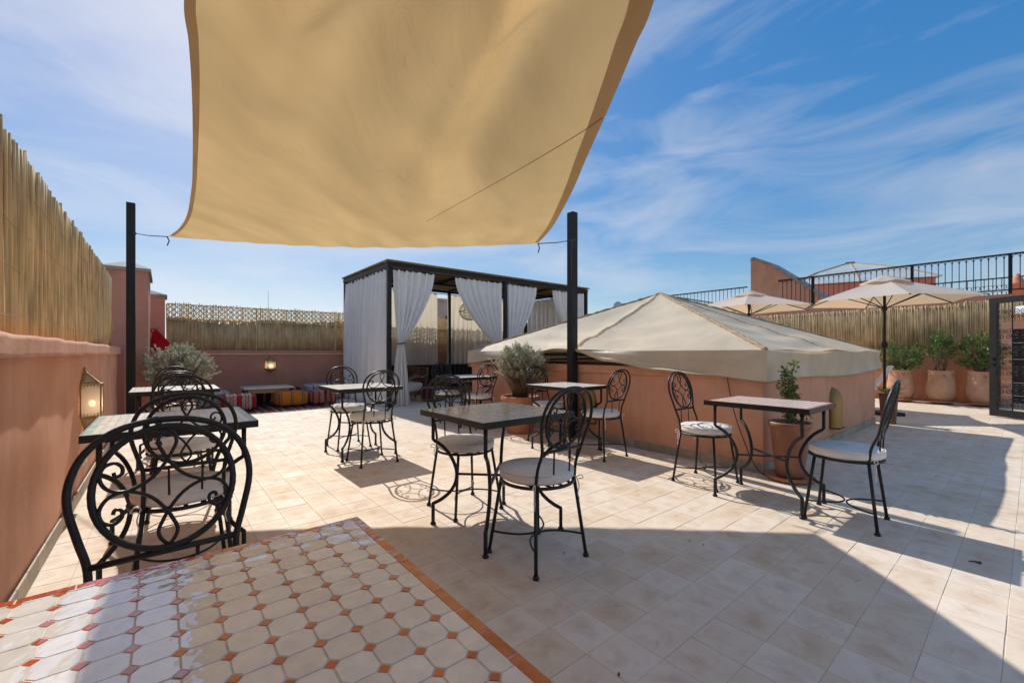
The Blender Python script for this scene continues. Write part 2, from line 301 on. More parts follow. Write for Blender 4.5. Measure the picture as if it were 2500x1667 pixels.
# ------------------------------------------------------------------ mesh helpers
class MB:
    def __init__(s): s.v = []; s.f = []
    def add(s, vs, fs):
        k = len(s.v); s.v += [tuple(p) for p in vs]; s.f += [tuple(i+k for i in f) for f in fs]; return s
    def box(s, x0, x1, y0, y1, z0, z1):
        return s.add([(x0,y0,z0),(x1,y0,z0),(x1,y1,z0),(x0,y1,z0),(x0,y0,z1),(x1,y0,z1),(x1,y1,z1),(x0,y1,z1)],
                     [(0,3,2,1),(4,5,6,7),(0,1,5,4),(1,2,6,5),(2,3,7,6),(3,0,4,7)])
    def bbox(s, x0, x1, y0, y1, z0, z1, b=0.004):
        """box with chamfered top edges"""
        vs = [(x0,y0,z0),(x1,y0,z0),(x1,y1,z0),(x0,y1,z0),(x0,y0,z1-b),(x1,y0,z1-b),(x1,y1,z1-b),(x0,y1,z1-b),
              (x0+b,y0+b,z1),(x1-b,y0+b,z1),(x1-b,y1-b,z1),(x0+b,y1-b,z1)]
        fs = [(0,3,2,1),(8,9,10,11)]
        for i in range(4):
            j = (i+1) % 4; fs += [(i,j,4+j,4+i),(4+i,4+j,8+j,8+i)]
        return s.add(vs, fs)
    def bar(s, p, q, w_, h_=None, up=(0,0,1)):
        p = Vector(p); q = Vector(q); h_ = h_ or w_; d = (q-p).normalized(); u = Vector(up)
        if abs(d.dot(u)) > 0.98: u = Vector((1,0,0))
        a = d.cross(u).normalized()*w_/2; b = a.cross(d).normalized()*h_/2
        return s.add([p-a-b,p+a-b,p+a+b,p-a+b,q-a-b,q+a-b,q+a+b,q-a+b],[(0,3,2,1),(4,5,6,7),(0,1,5,4),(1,2,6,5),(2,3,7,6),(3,0,4,7)])
    def tube(s, pts, r, n=8, closed=False, flat=1.0, caps=True):
        pts = [Vector(p) for p in pts]; m = len(pts); rs = r if isinstance(r, (list, tuple)) else [r]*m
        base = len(s.v); prev = None
        for i, p in enumerate(pts):
            if closed: d = pts[(i+1) % m]-pts[i-1]
            else: d = pts[min(i+1, m-1)]-pts[max(i-1, 0)]
            d.normalize()
            if prev is None:
                u = Vector((0,0,1)) if abs(d.z) < 0.9 else Vector((1,0,0)); a = d.cross(u).normalized()
            else:
                a = prev-d*prev.dot(d); a.normalize()
            prev = a; b = d.cross(a)
            for k in range(n):
                t = 2*PI*k/n; s.v.append(tuple(p+a*math.cos(t)*rs[i]+b*math.sin(t)*rs[i]*flat))
        for i in range(m if closed else m-1):
            j = (i+1) % m
            for k in range(n):
                k2 = (k+1) % n; s.f.append((base+i*n+k, base+i*n+k2, base+j*n+k2, base+j*n+k))
        if not closed and caps:
            s.f.append(tuple(base+k for k in range(n-1,-1,-1))); s.f.append(tuple(base+(m-1)*n+k for k in range(n)))
        return s
    def lathe(s, prof, n=24, c=(0,0,0), half=False):
        base = len(s.v); span = PI if half else 2*PI; cnt = n+1 if half else n
        for r, z in prof:
            for k in range(cnt):
                t = span*k/n; s.v.append((c[0]+r*math.cos(t), c[1]+r*math.sin(t), c[2]+z))
        for i in range(len(prof)-1):
            for k in range(n):
                k2 = k+1 if half else (k+1) % n
                s.f.append((base+i*cnt+k, base+i*cnt+k2, base+(i+1)*cnt+k2, base+(i+1)*cnt+k))
        return s
    def grid(s, fn, nu, nv):
        base = len(s.v)
        for i in range(nu+1):
            for j in range(nv+1): s.v.append(tuple(fn(i/nu, j/nv)))
        for i in range(nu):
            for j in range(nv):
                a = base+i*(nv+1)+j; s.f.append((a, a+nv+1, a+nv+2, a+1))
        return s
    def prism(s, poly, z0, z1):
        n = len(poly); return s.add([(x,y,z0) for x,y in poly]+[(x,y,z1) for x,y in poly],
            [tuple(range(n-1,-1,-1)), tuple(range(n,2*n))]+[(i,(i+1)%n,n+(i+1)%n,n+i) for i in range(n)])
    def build(s, name, m, parent=None, smooth=False, loc=None):
        me = bpy.data.meshes.new(name); me.from_pydata(s.v, [], s.f); me.validate(clean_customdata=False)
        if m: me.materials.append(m)
        if smooth: me.shade_smooth()
        me.update()
        o = bpy.data.objects.new(name, me); C.objects.link(o)
        if parent: o.parent = parent
        if loc is not None: o.location = loc
        return o
def smooth_by_angle(o, ang=40):
    o.data.shade_smooth()
    try: o.data.set_sharp_from_angle(angle=math.radians(ang))
    except Exception: pass
    return o
def crv(pts, n=6, closed=False):
    """Catmull-Rom through points"""
    P = [Vector(p) for p in pts]; m = len(P); o = []
    for i in range(m if closed else m-1):
        p0 = P[i-1] if (i > 0 or closed) else P[0]*2-P[1]; p1 = P[i]; p2 = P[(i+1) % m]
        p3 = P[(i+2) % m] if (i+2 < m or closed) else P[-1]*2-P[-2]
        for k in range(n):
            t = k/n; o.append(0.5*((2*p1)+(p2-p0)*t+(2*p0-5*p1+4*p2-p3)*t*t+(3*p1-p0-3*p2+p3)*t**3))
    if not closed: o.append(P[-1])
    return o
def tag(o, label=None, cat=None, group=None, kind=None):
    if label: o['label'] = label
    if cat: o['category'] = cat
    if group: o['group'] = group
    if kind: o['kind'] = kind
    return o
def thing(name, loc, label, cat, group=None, rz=0.0):
    o = bpy.data.objects.new(name, None); C.objects.link(o); o.location = loc; o.rotation_euler = (0,0,rz); o.empty_display_size = 0.1
    return tag(o, label, cat, group)
def link(name, me, parent, loc=(0,0,0), rot=(0,0,0), scale=(1,1,1)):
    o = bpy.data.objects.new(name, me); C.objects.link(o); o.parent = parent; o.location = loc; o.rotation_euler = rot; o.scale = scale; return o
def copy_tree(o, parent=None):
    c = o.copy(); C.objects.link(c); c.parent = parent
    for ch in list(o.children): copy_tree(ch, c)
    return c
rnd = random.uniform

# ================================================================== SETTING
b = MB(); b.add([(-600,-600,-9),(600,-600,-9),(600,900,-9),(-600,900,-9)], [(0,1,2,3)])
tag(b.build('city_ground', M_CITY), kind='structure')

X0, X1, Y0, Y1 = -0.52, 13.9, -3.4, 11.55
floor = MB().box(X0-0.4, X1+0.5, Y0-0.4, Y1+0.4, -0.35, -0.0022).build('terrace_floor', M_GROUT); tag(floor, kind='structure')
# tiles: 0.2 m grid, joints recessed
tv = []
for k in range(4):
    bb = MB(); e = 0.0994-0.0002*k
    bb.bbox(-e, e, -e, e, -0.006, 0.0, 0.0014); me_o = bb.build('tile', M_TILE, floor); tv.append(me_o.data); bpy.data.objects.remove(me_o)
cells = []
for i in range(-4, 72):
    for j in range(-19, 58):
        cx, cy = 0.14+0.2*i-0.2, 0.17+0.2*j
        if cx < X0+0.02 or cx > X1 or cy < Y0 or cy > Y1: continue
        d = cx*fw.x+cy*fw.y; l = cx*rt.x+cy*rt.y
        vis = False
        if d > 0.35:
            u = CXP+F*l/d; v = CYP+F*CH/d
            vis = -60 < u < 2560 and v < 1720
        # hidden below the foreground table
        cells.append((0 if vis else 1, d if d > 0 else 99, cx, cy))
cells.sort()
rest = MB()
for idx, (vz, d, cx, cy) in enumerate(cells):
    inside = 4.4 < cx < 8.8 and 1.7 < cy < 6.4
    if idx < 300:
        o = link('tile', random.choice(tv), floor, (cx+rnd(-.0008,.0008), cy+rnd(-.0008,.0008), rnd(-0.0009, 0.0009)), (rnd(-.003,.003), rnd(-.003,.003), rnd(-.003,.003)+random.choice((0,PI/2,PI))))
    elif not inside:
        e = 0.0992+rnd(-.0004,.0002); z = rnd(-0.0008, 0.0008); rest.bbox(cx-e, cx+e, cy-e, cy+e, -0.006+z, z, 0.0013)
tag(rest.build('tile_field', M_TILE, floor), kind='stuff')

def skirting(parent, p0, p1, nrm, h=0.088, t=0.012, step=0.2):
    """row of skirting tiles as parts"""
    p0 = Vector(p0); p1 = Vector(p1); L_ = (p1-p0).length; d = (p1-p0).normalized(); n_ = Vector(nrm)
    k = int(L_/step); w_ = L_/k
    bb = MB().bbox(-w_/2+0.0015, w_/2-0.0015, 0.001, t, 0.0, h, 0.002); tmp = bb.build('skirting_tile', M_SKIRT); me = tmp.data; bpy.data.objects.remove(tmp)
    ang = math.atan2(d.y, d.x)
    flip = Vector((-math.sin(ang), math.cos(ang), 0)).dot(n_) < 0
    for i in range(k):
        c = p0+d*(w_*(i+0.5))
        link('skirting_tile', me, parent, (c.x, c.y, 0.002), (0,0,ang+(PI if flip else 0)))

# ---- left parapet wall with reed screen
lw = thing('parapet_wall', (-0.62, 2.5, 0), 'long salmon stucco parapet wall along the left edge of the terrace', 'wall'); lo = Vector((0.62,-2.5,0))
def under(root, obj):   # parent built in world coordinates to a root placed at its base
    obj.parent = root; obj.location = Vector(obj.location)-root.location if root.rotation_euler.z == 0 else obj.location; return obj
LW = -0.52
def wob_wall(x, y0, y1, z1, n=40, amp=0.004):
    bb = MB()
    def fn(u, v): return (x+amp*math.sin(7*u*3+5*v)+amp*math.sin(3.1*v*4+u*23), y0+(y1-y0)*u, z1*v)
    return bb.grid(fn, n, 10)
bb = wob_wall(LW, Y0, 8.35, 1.12); bb.box(LW-0.22, LW-0.006, Y0, 8.345, 0, 1.118)
under(lw, smooth_by_angle(bb.build('wall_face', M_STUCCO)))
bb = MB()
def capf(u, v):
    t = v*2*PI; y = Y0+(8.42-Y0)*u; w_ = 0.004*math.sin(u*57)+0.003*math.sin(u*131)
    sx = max(-1, min(1, 1.5*math.cos(t))); sz = max(-1, min(1, 1.5*math.sin(t)))
    return (LW-0.10+sx*(0.145)+w_, y, 1.168+sz*0.05+w_*0.6)
bb.grid(capf, 90, 16); bb.box(LW-0.24, LW+0.04, 8.40, 8.42, 1.122, 1.215)
under(lw, bb.build('capping', M_CAP, smooth=True))
sk = thing('x', (0,0,0), 'x', 'x'); 
skirting(lw, (LW+0.008-(-0.62), 0-2.5-1.0, 0), (LW+0.008+0.62, 8.3-2.5, 0), (1,0,0)); bpy.data.objects.remove(sk)

def reed_meshes(n=5, r=0.0105, h=1.0, seg=7, sides=6, bow=0.006):
    out_ = []
    for k in range(n):
        ph = rnd(0, 6); pts = []; rs = []
        for i in range(seg+1):
            t = i/seg; pts.append((bow*math.sin(t*3+ph)*(0.3+t), bow*0.5*math.cos(t*4+ph), t*h)); rs.append(r*(1.05-0.2*t)*(1+0.05*math.sin(i*2.1+k)))
        tmp = MB().tube(pts, rs, sides).build('reed', M_REED, smooth=True); out_.append(tmp.data); bpy.data.objects.remove(tmp)
    return out_
RM = reed_meshes(6, 0.0082)
lf = thing('reed_fence', (-0.6, 2.5, 1.2), 'tall bleached reed screen standing on the left parapet wall', 'fence')
ys = 2.75
for i in range(300):
    wr = rnd(0.85, 1.25)
    gap = 0.0136*wr+(rnd(0.004, 0.009) if random.random() < 0.11 else 0)
    ys += gap*1.02
    link('reed', random.choice(RM), lf, (rnd(-.004,.004)+0.02, ys-2.5, 0.0), (rnd(-.006,.006), rnd(-.012,.012), rnd(0,6)), (wr*1.08, wr*1.08, 0.985+rnd(-.011,.011)+(0.02 if random.random()<.05 else 0)))
bb = MB(); yb = 2.0
while yb < 8.2:   # second layer behind, broken and gappy
    yb += 0.021
    z = 0.0
    while z < 0.90:
        h_ = rnd(0.25, 0.9)
        if random.random() < 0.84: bb.tube([(-0.012, yb-2.5+rnd(-.003,.003), z), (-0.012, yb-2.5+rnd(-.004,.004), min(0.93, z+h_))], 0.0098*rnd(.85,1.15), 5)
        z += h_+0.01
under(lf, bb.build('reed_backing', M_REEDB, smooth=True)).location = (0,0,0)
tag(lf.children[-1], kind='stuff')
bb = MB(); yb = -3.4
while yb < 2.76:
    bb.tube([(rnd(.01,.03), yb-2.5, 0), (rnd(.01,.03), yb-2.5+rnd(-.01,.01), 0.985+rnd(-.015,.015))], 0.0088, 5); yb += 0.0155
yb = ys+.014
while yb < 8.22:
    bb.tube([(rnd(.015,.025), yb-2.5, 0), (rnd(.01,.03), yb-2.5+rnd(-.01,.01), 0.985+rnd(-.012,.012))], rnd(.0075,.010), 6); yb += rnd(.0135,.0165)
o = bb.build('reed_field', M_REED, lf, True); tag(o, kind='stuff')
for z in (0.12, 0.34, 0.56, 0.78):
    link('binding_wire', MB().tube([(0.034+0.003*math.sin(i*1.3), -5.9+i*0.16, z+0.008*math.sin(i*0.9+z*9)) for i in range(73)], 0.0009, 4).build('w', M_WIRE).data, lf)
    bpy.data.objects.remove(bpy.data.objects['w'])
bb = MB()   # loose reeds at the end of the screen
bb.tube([(0.03, 5.72, 0.45), (0.05, 5.80, 0.2)], 0.006, 5)
o = bb.build('loose_reed', M_REED, lf, True)

# ---- pillars at the corner
def pillar(name, x0, x1, y0, y1, h, hc, label, mt):
    p = thing(name, ((x0+x1)/2, (y0+y1)/2, 0), label, 'pillar')
    cx, cy = (x0+x1)/2, (y0+y1)/2; a, b_ = (x1-x0)/2, (y1-y0)/2
    MB().bbox(-a, a, -b_, b_, 0, h, 0.012).build('shaft', mt, p)
    e = 0.035; t = MB().add([(-a-e,-b_-e,h-0.03),(a+e,-b_-e,h-0.03),(a+e,b_+e,h-0.03),(-a-e,b_+e,h-0.03),(-a-e,-b_-e,h+0.02),(a+e,-b_-e,h+0.02),(a+e,b_+e,h+0.02),(-a-e,b_+e,h+0.02),(0,0,hc)],
        [(0,3,2,1),(0,1,5,4),(1,2,6,5),(2,3,7,6),(3,0,4,7),(4,5,8),(5,6,8),(6,7,8),(7,4,8)])
    t.build('pyramid_cap', M_GREYROOF, p); return p
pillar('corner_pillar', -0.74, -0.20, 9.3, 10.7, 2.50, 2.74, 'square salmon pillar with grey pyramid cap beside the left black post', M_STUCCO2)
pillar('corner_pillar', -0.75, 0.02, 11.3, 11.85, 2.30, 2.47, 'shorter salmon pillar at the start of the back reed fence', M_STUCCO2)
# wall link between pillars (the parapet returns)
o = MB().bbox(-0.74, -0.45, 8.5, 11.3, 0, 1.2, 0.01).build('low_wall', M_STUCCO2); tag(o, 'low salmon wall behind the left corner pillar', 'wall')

# ---- back wall
bw = thing('back_wall', (6.9, 11.6, 0), 'dark salmon parapet wall across the far end below the reed fence', 'wall')
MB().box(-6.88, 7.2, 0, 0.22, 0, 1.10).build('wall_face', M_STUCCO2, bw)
MB().bbox(-6.88, 7.2, -0.035, 0.25, 1.103, 1.19, 0.008).build('capping', M_STUCCO2, bw)
MB().box(-6.88, 7.2, -0.008, 0.0, 0, 0.09).build('skirting', M_SKIRT, bw)
bf = thing('reed_fence', (6.9, 11.72, 1.19), 'weathered reed fence with openwork lattice top on the far wall', 'fence')
bb = MB(); x = -6.85
while x < 7.1:
    top = 0.70+0.06*math.sin(x*1.3)+0.05*math.sin(x*3.7+1)+rnd(-.02,.02)
    if 0.0 > x > -3.6 or x > 0: top -= 0.03
    bb.tube([(x+rnd(-.004,.004), rnd(-.01,.01), 0), (x+rnd(-.006,.006), rnd(-.01,.01), top)], rnd(.010,.0135), 5); x += rnd(0.0165, 0.0215)
tag(bb.build('reed_field', M_REEDB, bf, True), kind='stuff')
bb = MB(); x = -6.85
while x < 7.1:
    bb.tube([(x, 0.03, 0), (x+rnd(-.01,.01), 0.03, 1.02+rnd(-.05,.03))], rnd(.006,.009), 5); x += rnd(0.02, 0.034)
    bb.tube([(x+.014, 0.022, 0), (x+.014, 0.022, 0.68+rnd(-.1,.03))], .013, 5)
tag(bb.build('reed_uprights', M_REEDB, bf, True), kind='stuff')
bb = MB(); st = 0.115; k = int(13.9/st)
for i in range(k):
    xx = -6.85+i*st
    for (za, zb) in ((0.64, 0.755), (0.755, 0.87), (0.87, 0.985)):
        bb.bar((xx, -0.02, za), (xx+st, -0.02, zb), 0.017, 0.009, (0,1,0)); bb.bar((xx+st, -0.03, za), (xx, -0.03, zb), 0.017, 0.009, (0,1,0))
        bb.bar((xx, -0.026, za), (xx, -0.026, zb), 0.008, 0.006, (0,1,0))
tag(bb.build('lattice', M_REEDB, bf), kind='stuff')
for z in (0.66, 0.985): MB().bar((-6.85, -0.045, z), (7.1, -0.045, z), 0.02, 0.02).build('lattice_rail', M_REEDB, bf)
for x in (-5.2, -3.4, -1.2, 1.0, 3.2, 5.4): MB().bar((x, -0.05, 0), (x, -0.05, 1.0), 0.025).build('fence_post', M_REEDB, bf)

# ---- right wall with fence
rw = thing('side_wall', (13.85, 5, 0), 'salmon parapet wall behind the row of big urns on the right', 'wall')
MB().box(0, 0.25, -5.4, 6.6, 0, 1.12).build('wall_face', M_STUCCO, rw)
MB().bbox(-0.04, 0.28, -5.4, 6.6, 1.123, 1.215, 0.01).build('capping', M_STUCCO, rw)
rf = thing('reed_fence', (13.95, 5, 1.215), 'brown reed screen on the right wall behind the parasols', 'fence')
bb = MB(); y = -5.4
while y < 6.5:
    t_ = rnd(-.02,.05) if y > -4.1 else rnd(-.01,.01)
    bb.tube([(rnd(-.012,.012), y, 0), (rnd(-.012,.012), y+t_, 1.02+rnd(-.025,.02)+(0.04 if y < -4.0 else 0))], rnd(.010,.0155), 5); y += rnd(0.019, 0.027)
tag(bb.build('reed_field', M_REED, rf, True), kind='stuff')
bb = MB(); y = -5.4
while y < 6.5: bb.tube([(0.028, y, 0), (0.028, y, 0.99)], 0.0155, 5); y += 0.024
tag(bb.build('reed_backing', M_REEDB, rf, True), kind='stuff')

# ================================================================== SKYLIGHT ENCLOSURE
SX0, SX1, SY0, SY1 = 4.37, 8.85, 1.61, 6.5
sk = thing('skylight_curb', ((SX0+SX1)/2, (SY0+SY1)/2, 0), 'square salmon enclosure wall under the canvas tent cover', 'wall')
ox, oy = sk.location.x, sk.location.y
a0, a1, b0, b1 = SX0-ox, SX1-ox, SY0-oy, SY1-oy; T = 0.2
for nm, (xa, xb, ya, yb) in {'w': (a0, a0+T, b0, b1), 'e': (a1-T, a1, b0, b1), 's': (a0+T, a1-T, b0, b0+T), 'n': (a0+T, a1-T, b1-T, b1)}.items():
    MB().box(xa, xb, ya, yb, 0, 0.87).build('wall_face', M_STUCCO, sk)
for (xa, xb, ya, yb) in ((a0-.018, a0+T, b0-.018, b1+.018), (a1-T, a1+.018, b0-.018, b1+.018), (a0+T, a1-T, b0-.018, b0+T), (a0+T, a1-T, b1-T, b1+.018)):
    MB().bbox(xa, xb, ya, yb, 0.873, 0.975, 0.008).build('top_band', M_STUCCO, sk)
skirting(sk, (a0, b0-0.012, 0), (a0, b1, 0), (-1,0,0)); skirting(sk, (a0, b0, 0), (a1, b0, 0), (0,-1,0))
MB().box(a0+.1, a1-.1, b0+.1, b1-.1, 0.5, 0.52).build('light_well', M_DOOR, sk)
fr = thing('skylight_frame', (ox, oy, 0.975), 'black iron rail frame on the enclosure wall under the canvas cover', 'frame')
for z in (0.02, 0.135):
    for p, q in (((a0+.05,b0+.05),(a1-.05,b0+.05)), ((a0+.05,b1-.05),(a1-.05,b1-.05)), ((a0+.05,b0+.05),(a0+.05,b1-.05)), ((a1-.05,b0+.05),(a1-.05,b1-.05))):
        MB().bar((*p, z), (*q, z), 0.04, 0.035).build('rail', M_IRON, fr)
for i in range(9):
    y = b0+.05+(b1-b0-.1)*i/8
    MB().bar((a0+.05, y, 0.037), (a0+.05, y, 0.117), 0.03, 0.05).build('upright', M_IRON, fr)
    MB().bar((a0+.05+(a1-a0-.1)*i/8, b0+.05, 0.037), (a0+.05+(a1-a0-.1)*i/8, b0+.05, 0.117), 0.05, 0.03).build('upright', M_IRON, fr)
for sx, sy in ((a0+.08,b0+.08),(a1-.08,b0+.08),(a0+.08,b1-.08),(a1-.08,b1-.08)):
    MB().tube([(sx, sy, 0.15), (0, 0, 1.06)], 0.02, 6).build('rafter', M_IRON, fr)

# canvas cover
cv = thing('canvas_tent_cover', (ox, oy, 1.16), 'beige canvas pyramid cover stretched over the skylight enclosure', 'tent cover')
AP = Vector((0, 0, 0.985)); e = 0.05
cor = [Vector((a0-e,b0-e,0)), Vector((a1+e,b0-e,0)), Vector((a1+e,b1+e,0)), Vector((a0-e,b1+e,0))]
def panel(A, B, seed):
    def fn(u, v):
        # v 0 at eave .. 1 at apex ; sag between hips, horizontal ripples
        base = A.lerp(B, u); p = base.lerp(AP, v)
        s = math.sin(PI*u)*math.sin(PI*min(1, v*1.02))
        bnd = (v*5.2+0.12*math.sin(u*4+seed)) % 1.0; rip = (0.010*math.sin(v*38+3*math.sin(u*5+seed)+seed)*(1-v)+0.022*abs(bnd-0.5)*2)*math.sin(PI*u)
        mid = -0.05*(1-abs(2*u-1))*(1-v)*v*2
        edge = -0.05*math.sin(PI*u)*(1-v)**6
        tw = 0.012*math.sin(u*17+v*9+seed)*(1-v)**2*math.sin(PI*u)
        return (p.x, p.y, p.z-0.08*s*(1-v*0.5)*abs(math.sin(2*PI*u))**0.7-0.03*s+rip+edge*0.4+tw)
    PANEL.append(fn); return MB().grid(fn, 44, 34)
PANEL = []
for i in range(4):
    panel(cor[i], cor[(i+1) % 4], i*1.7).build('canvas_panel', M_CANVAS, cv, True)
for i in range(4):
    pts = []; rs = []
    for k in range(70):
        t = k/69; p = cor[i].lerp(AP, t); pts.append((p.x, p.y, p.z+0.006+0.006*math.sin(k*2.1+i)+0.004*math.sin(k*5.3))); rs.append(0.016+0.010*abs(math.sin(k*1.7+i)))
    MB().tube(pts, rs, 7, flat=0.7).build('hip_seam', M_CANSEAM, cv, True)
for k_, hw in ((0, .004), (3, .0085)):      # bunched seam tape down the middle of the south and west faces
    def tape(u, v, f=PANEL[k_], hw=hw):
        vv = .01+v*.97; p = Vector(f(.5+(u-.5)*2*hw/max(.12, 1-vv)+.0012*math.sin(v*90), vv)); p.z += .004+.007*math.sin(PI*u)*(1+.5*math.sin(v*140)); return p
    MB().grid(tape, 6, 120).build('panel_seam', M_CANSEAM, cv, True)
# valances: west face is blown up in the middle
wb = [(0.0,-0.30),(0.10,-0.26),(0.22,-0.20),(0.36,-0.11),(0.47,0.012),(0.53,0.03),(0.64,-0.05),(0.8,-0.13),(1.0,-0.215)]
def interp(tb, x):
    for (xa, ya), (xb, yb) in zip(tb, tb[1:]):
        if x <= xb:
            t = (x-xa)/(xb-xa); t = t*t*(3-2*t); return ya+(yb-ya)*t
    return tb[-1][1]
def val_w(u, v):
    A, B = cor[0], cor[3]; p = A.lerp(B, u); bot = interp(wb, u); lift = max(0, (bot+0.215)/0.22)
    z = 0.004-0.02*math.sin(PI*u)*0.4 + (bot)*v
    cor_ = min(1, u*14); outw = cor_*(0.012+lift*0.06*math.sin(PI*v*0.75)+0.012*math.sin(u*23+v*3)*v)
    if v > 0.8: outw -= lift*(v-0.8)*0.2
    return (p.x-outw, p.y, z+lift*0.02*math.sin(PI*v))
MB().grid(val_w, 80, 14).build('valance', M_CANVAS, cv, True)
def val_s(u, v):
    A, B = cor[0], cor[1]; p = A.lerp(B, u)
    cor_ = min(1, u*14)
    return (p.x, p.y-cor_*(0.012+0.03*math.sin(PI*v*0.9+u*5)*math.sin(PI*u)+0.016*math.sin(u*9+v*6)), p.z-0.008*math.sin(PI*u)-v*(0.30-0.02*math.sin(u*8)))
MB().grid(val_s, 70, 12).build('valance', M_CANVAS, cv, True)
for A, B in ((cor[1], cor[2]), (cor[2], cor[3])):
    MB().grid(lambda u, v: (A.lerp(B,u).x, A.lerp(B,u).y, -v*0.28), 20, 6).build('valance', M_CANVAS, cv, True)
for fn_, n_ in ((val_w, 90), (val_s, 80)):
    MB().tube([Vector(fn_(k/n_, 1.0))+Vector((-.001,-.001,0)) for k in range(n_+1)], .005, 5).build('valance_hem', M_CANSEAM, cv, True)
# second loose flap under the west valance
def flap(u, v):
    y = cor[0].y+(cor[3].y-cor[0].y)*(0.10+0.50*u); bot = interp(wb, 0.10+0.50*u)
    return (cor[0].x-0.03-0.02*math.sin(PI*v)-0.01*math.sin(u*13), y, bot+0.018-0.055*v*math.sin(PI*u)-0.01*math.sin(u*9))
MB().grid(flap, 40, 6).build('loose_flap', M_CANVAS, cv, True)
# cable hanging from the cover down the wall
pts = crv([(4.335,1.93,0.93),(4.335,1.90,0.75),(4.33,1.84,0.5),(4.33,1.75,0.25),(4.325,1.68,0.10),(4.315,1.60,0.012),(4.33,1.50,0.012),(4.40,1.44,0.012)], 8)
tag(MB().tube(pts, 0.005, 6).build('power_cable', M_ROPE, None, True), 'thin black cable hanging down the enclosure wall to the floor', 'cable')

# ================================================================== SAIL AND POSTS
def post(x, y, h, label, dents):
    p = thing('sail_post', (x, y, 0), label, 'post', 'sail posts')
    MB().bbox(-.05,.05,-.05,.05,0,h,0.003).build('shaft', M_POST, p)
    MB().box(-.075,.075,-.075,.075,0,0.008).build('base_plate', M_POST, p)
    for z in dents: MB().box(-0.012,0.012,-0.058,-0.0505,z-0.035,z+0.035).build('latch', M_IRON, p)
    return p
LP = post(-0.37, 8.28, 3.30, 'black square steel post holding the left corner of the shade sail', (1.9,))
RP = post(4.262, 3.93, 3.02, 'black square steel post holding the right corner of the shade sail', (1.55, 1.22))
left = [D(410,578,5.2), D(437,557,4.75), D(456,525,4.1), D(467,462,3.2), D(470,400,2.62), D(470,300,2.05), D(467,200,1.64), D(460,100,1.37), D(449,0,1.17), Vector((.055,1.1,2.075)), Vector((.06,.7,2.085)), Vector((.06,.25,2.12)), Vector((.06,-.9,2.32)), Vector((.08,-2.3,2.85))]
right = [D(1312,595,5.13), D(1332,574,4.4), D(1354,546,3.5), D(1394,473,2.33), D(1430,390,1.75), D(1470,300,1.4), D(1509,210,1.14), D(1553,105,.95), D(1597,0,.82), fw*.48+rt*.235+Vector((0,0,1.815)), fw*.08+rt*.19+Vector((0,0,1.86)), fw*(-0.45)+rt*0.10+Vector((0,0,1.98)), fw*(-1.4)+rt*(-.1)+Vector((0,0,2.25)), fw*(-2.3)+rt*(-.35)+Vector((0,0,2.7))]
LC = crv(left, 10); RC = crv(right, 10); NR = len(LC)
def S(s, t):
    f = t*(NR-1); i = min(int(f), NR-2); g = f-i
    A = LC[i].lerp(LC[i+1], g); B = RC[i].lerp(RC[i+1], g); p = A.lerp(B, s)
    m = math.sin(PI*s)
    k = min(1, t*4)
    p.z += -0.075*m*(1-0.9*k) + 0.03*m*k          # hem sag, belly
    # the front hem between the corners is hollow
    fo = (1-min(1, t*9))
    p += fw*(0.05*m*fo)
    wv = 0.048*math.sin(s*15+2*math.sin(t*5))*min(1, t*3) + 0.055*math.exp(-((s-0.82-0.2*(t-.4))/0.06)**2)*min(1, t*3)-0.05*math.exp(-((s-0.72-0.2*(t-.4))/0.05)**2)*min(1,t*3)
    wv += 0.006*math.sin(s*70+t*30)*math.exp(-t*12)
    p.z += wv*m
    return p
sail = thing('shade_sail', S(0.5, 0.0), 'large ochre canvas shade sail stretched overhead between black posts', 'shade sail')
o = MB().grid(lambda u, v: S(u, v), 110, 130).build('canvas', M_SAIL, sail, True); o.location = -sail.location
def strip(fn, nm):
    o = MB().grid(fn, 130, 3).build(nm, M_HEM, sail, True); o.location = -sail.location
dn = Vector((0,0,-0.004))
def hem(sd_):
    def fn(u, v):
        t = 0.015+u*0.97; wd = (S(1, t)-S(0, t)).length; q = 0.0006+v*0.045/wd
        return S(q if sd_ == 0 else 1-q, t)+dn
    return fn
strip(hem(0), 'side_hem'); strip(hem(1), 'side_hem')
def nearest(u, v):
    best = None
    for i in range(61):
        for j in range(90):
            p = S(i/60, j/130); d = p.dot(fw)
            if d < 0.3: continue
            uu = CXP+F*p.dot(rt)/d; vv = CYP+F*(CH-p.z)/d; e_ = (uu-u)**2+(vv-v)**2
            if best is None or e_ < best[0]: best = (e_, i/60, j/130)
    return best[1:]
def pix(p): d = p.dot(fw); return CXP+F*p.dot(rt)/d, CYP+F*(CH-p.z)/d
pts = []; g = nearest(1470, 285)
for k in range(15):
    tu, tv_ = 1470-430*k/14, 285+255*(k/14)**0.93; a_, b_ = g
    for it in range(6):
        u0, v0 = pix(S(a_, b_)); e_ = 1e-3; u1, v1 = pix(S(a_+e_, b_)); u2, v2 = pix(S(a_, b_+e_))
        m11, m12, m21, m22 = (u1-u0)/e_, (u2-u0)/e_, (v1-v0)/e_, (v2-v0)/e_; dt = m11*m22-m12*m21
        if abs(dt) < 1e-6: break
        ru, rv = tu-u0, tv_-v0; a_ = min(.998, max(0, a_+0.8*(m22*ru-m12*rv)/dt)); b_ = min(.9, max(.005, b_+0.8*(-m21*ru+m11*rv)/dt))
    g = (a_, b_); pts.append(S(a_, b_)+Vector((0,0,-0.005)))
o = MB().tube(pts, 0.0015, 5).build('seam', mat('seam_thread', (.34,.25,.15), .9), sail, True); o.location = -sail.location
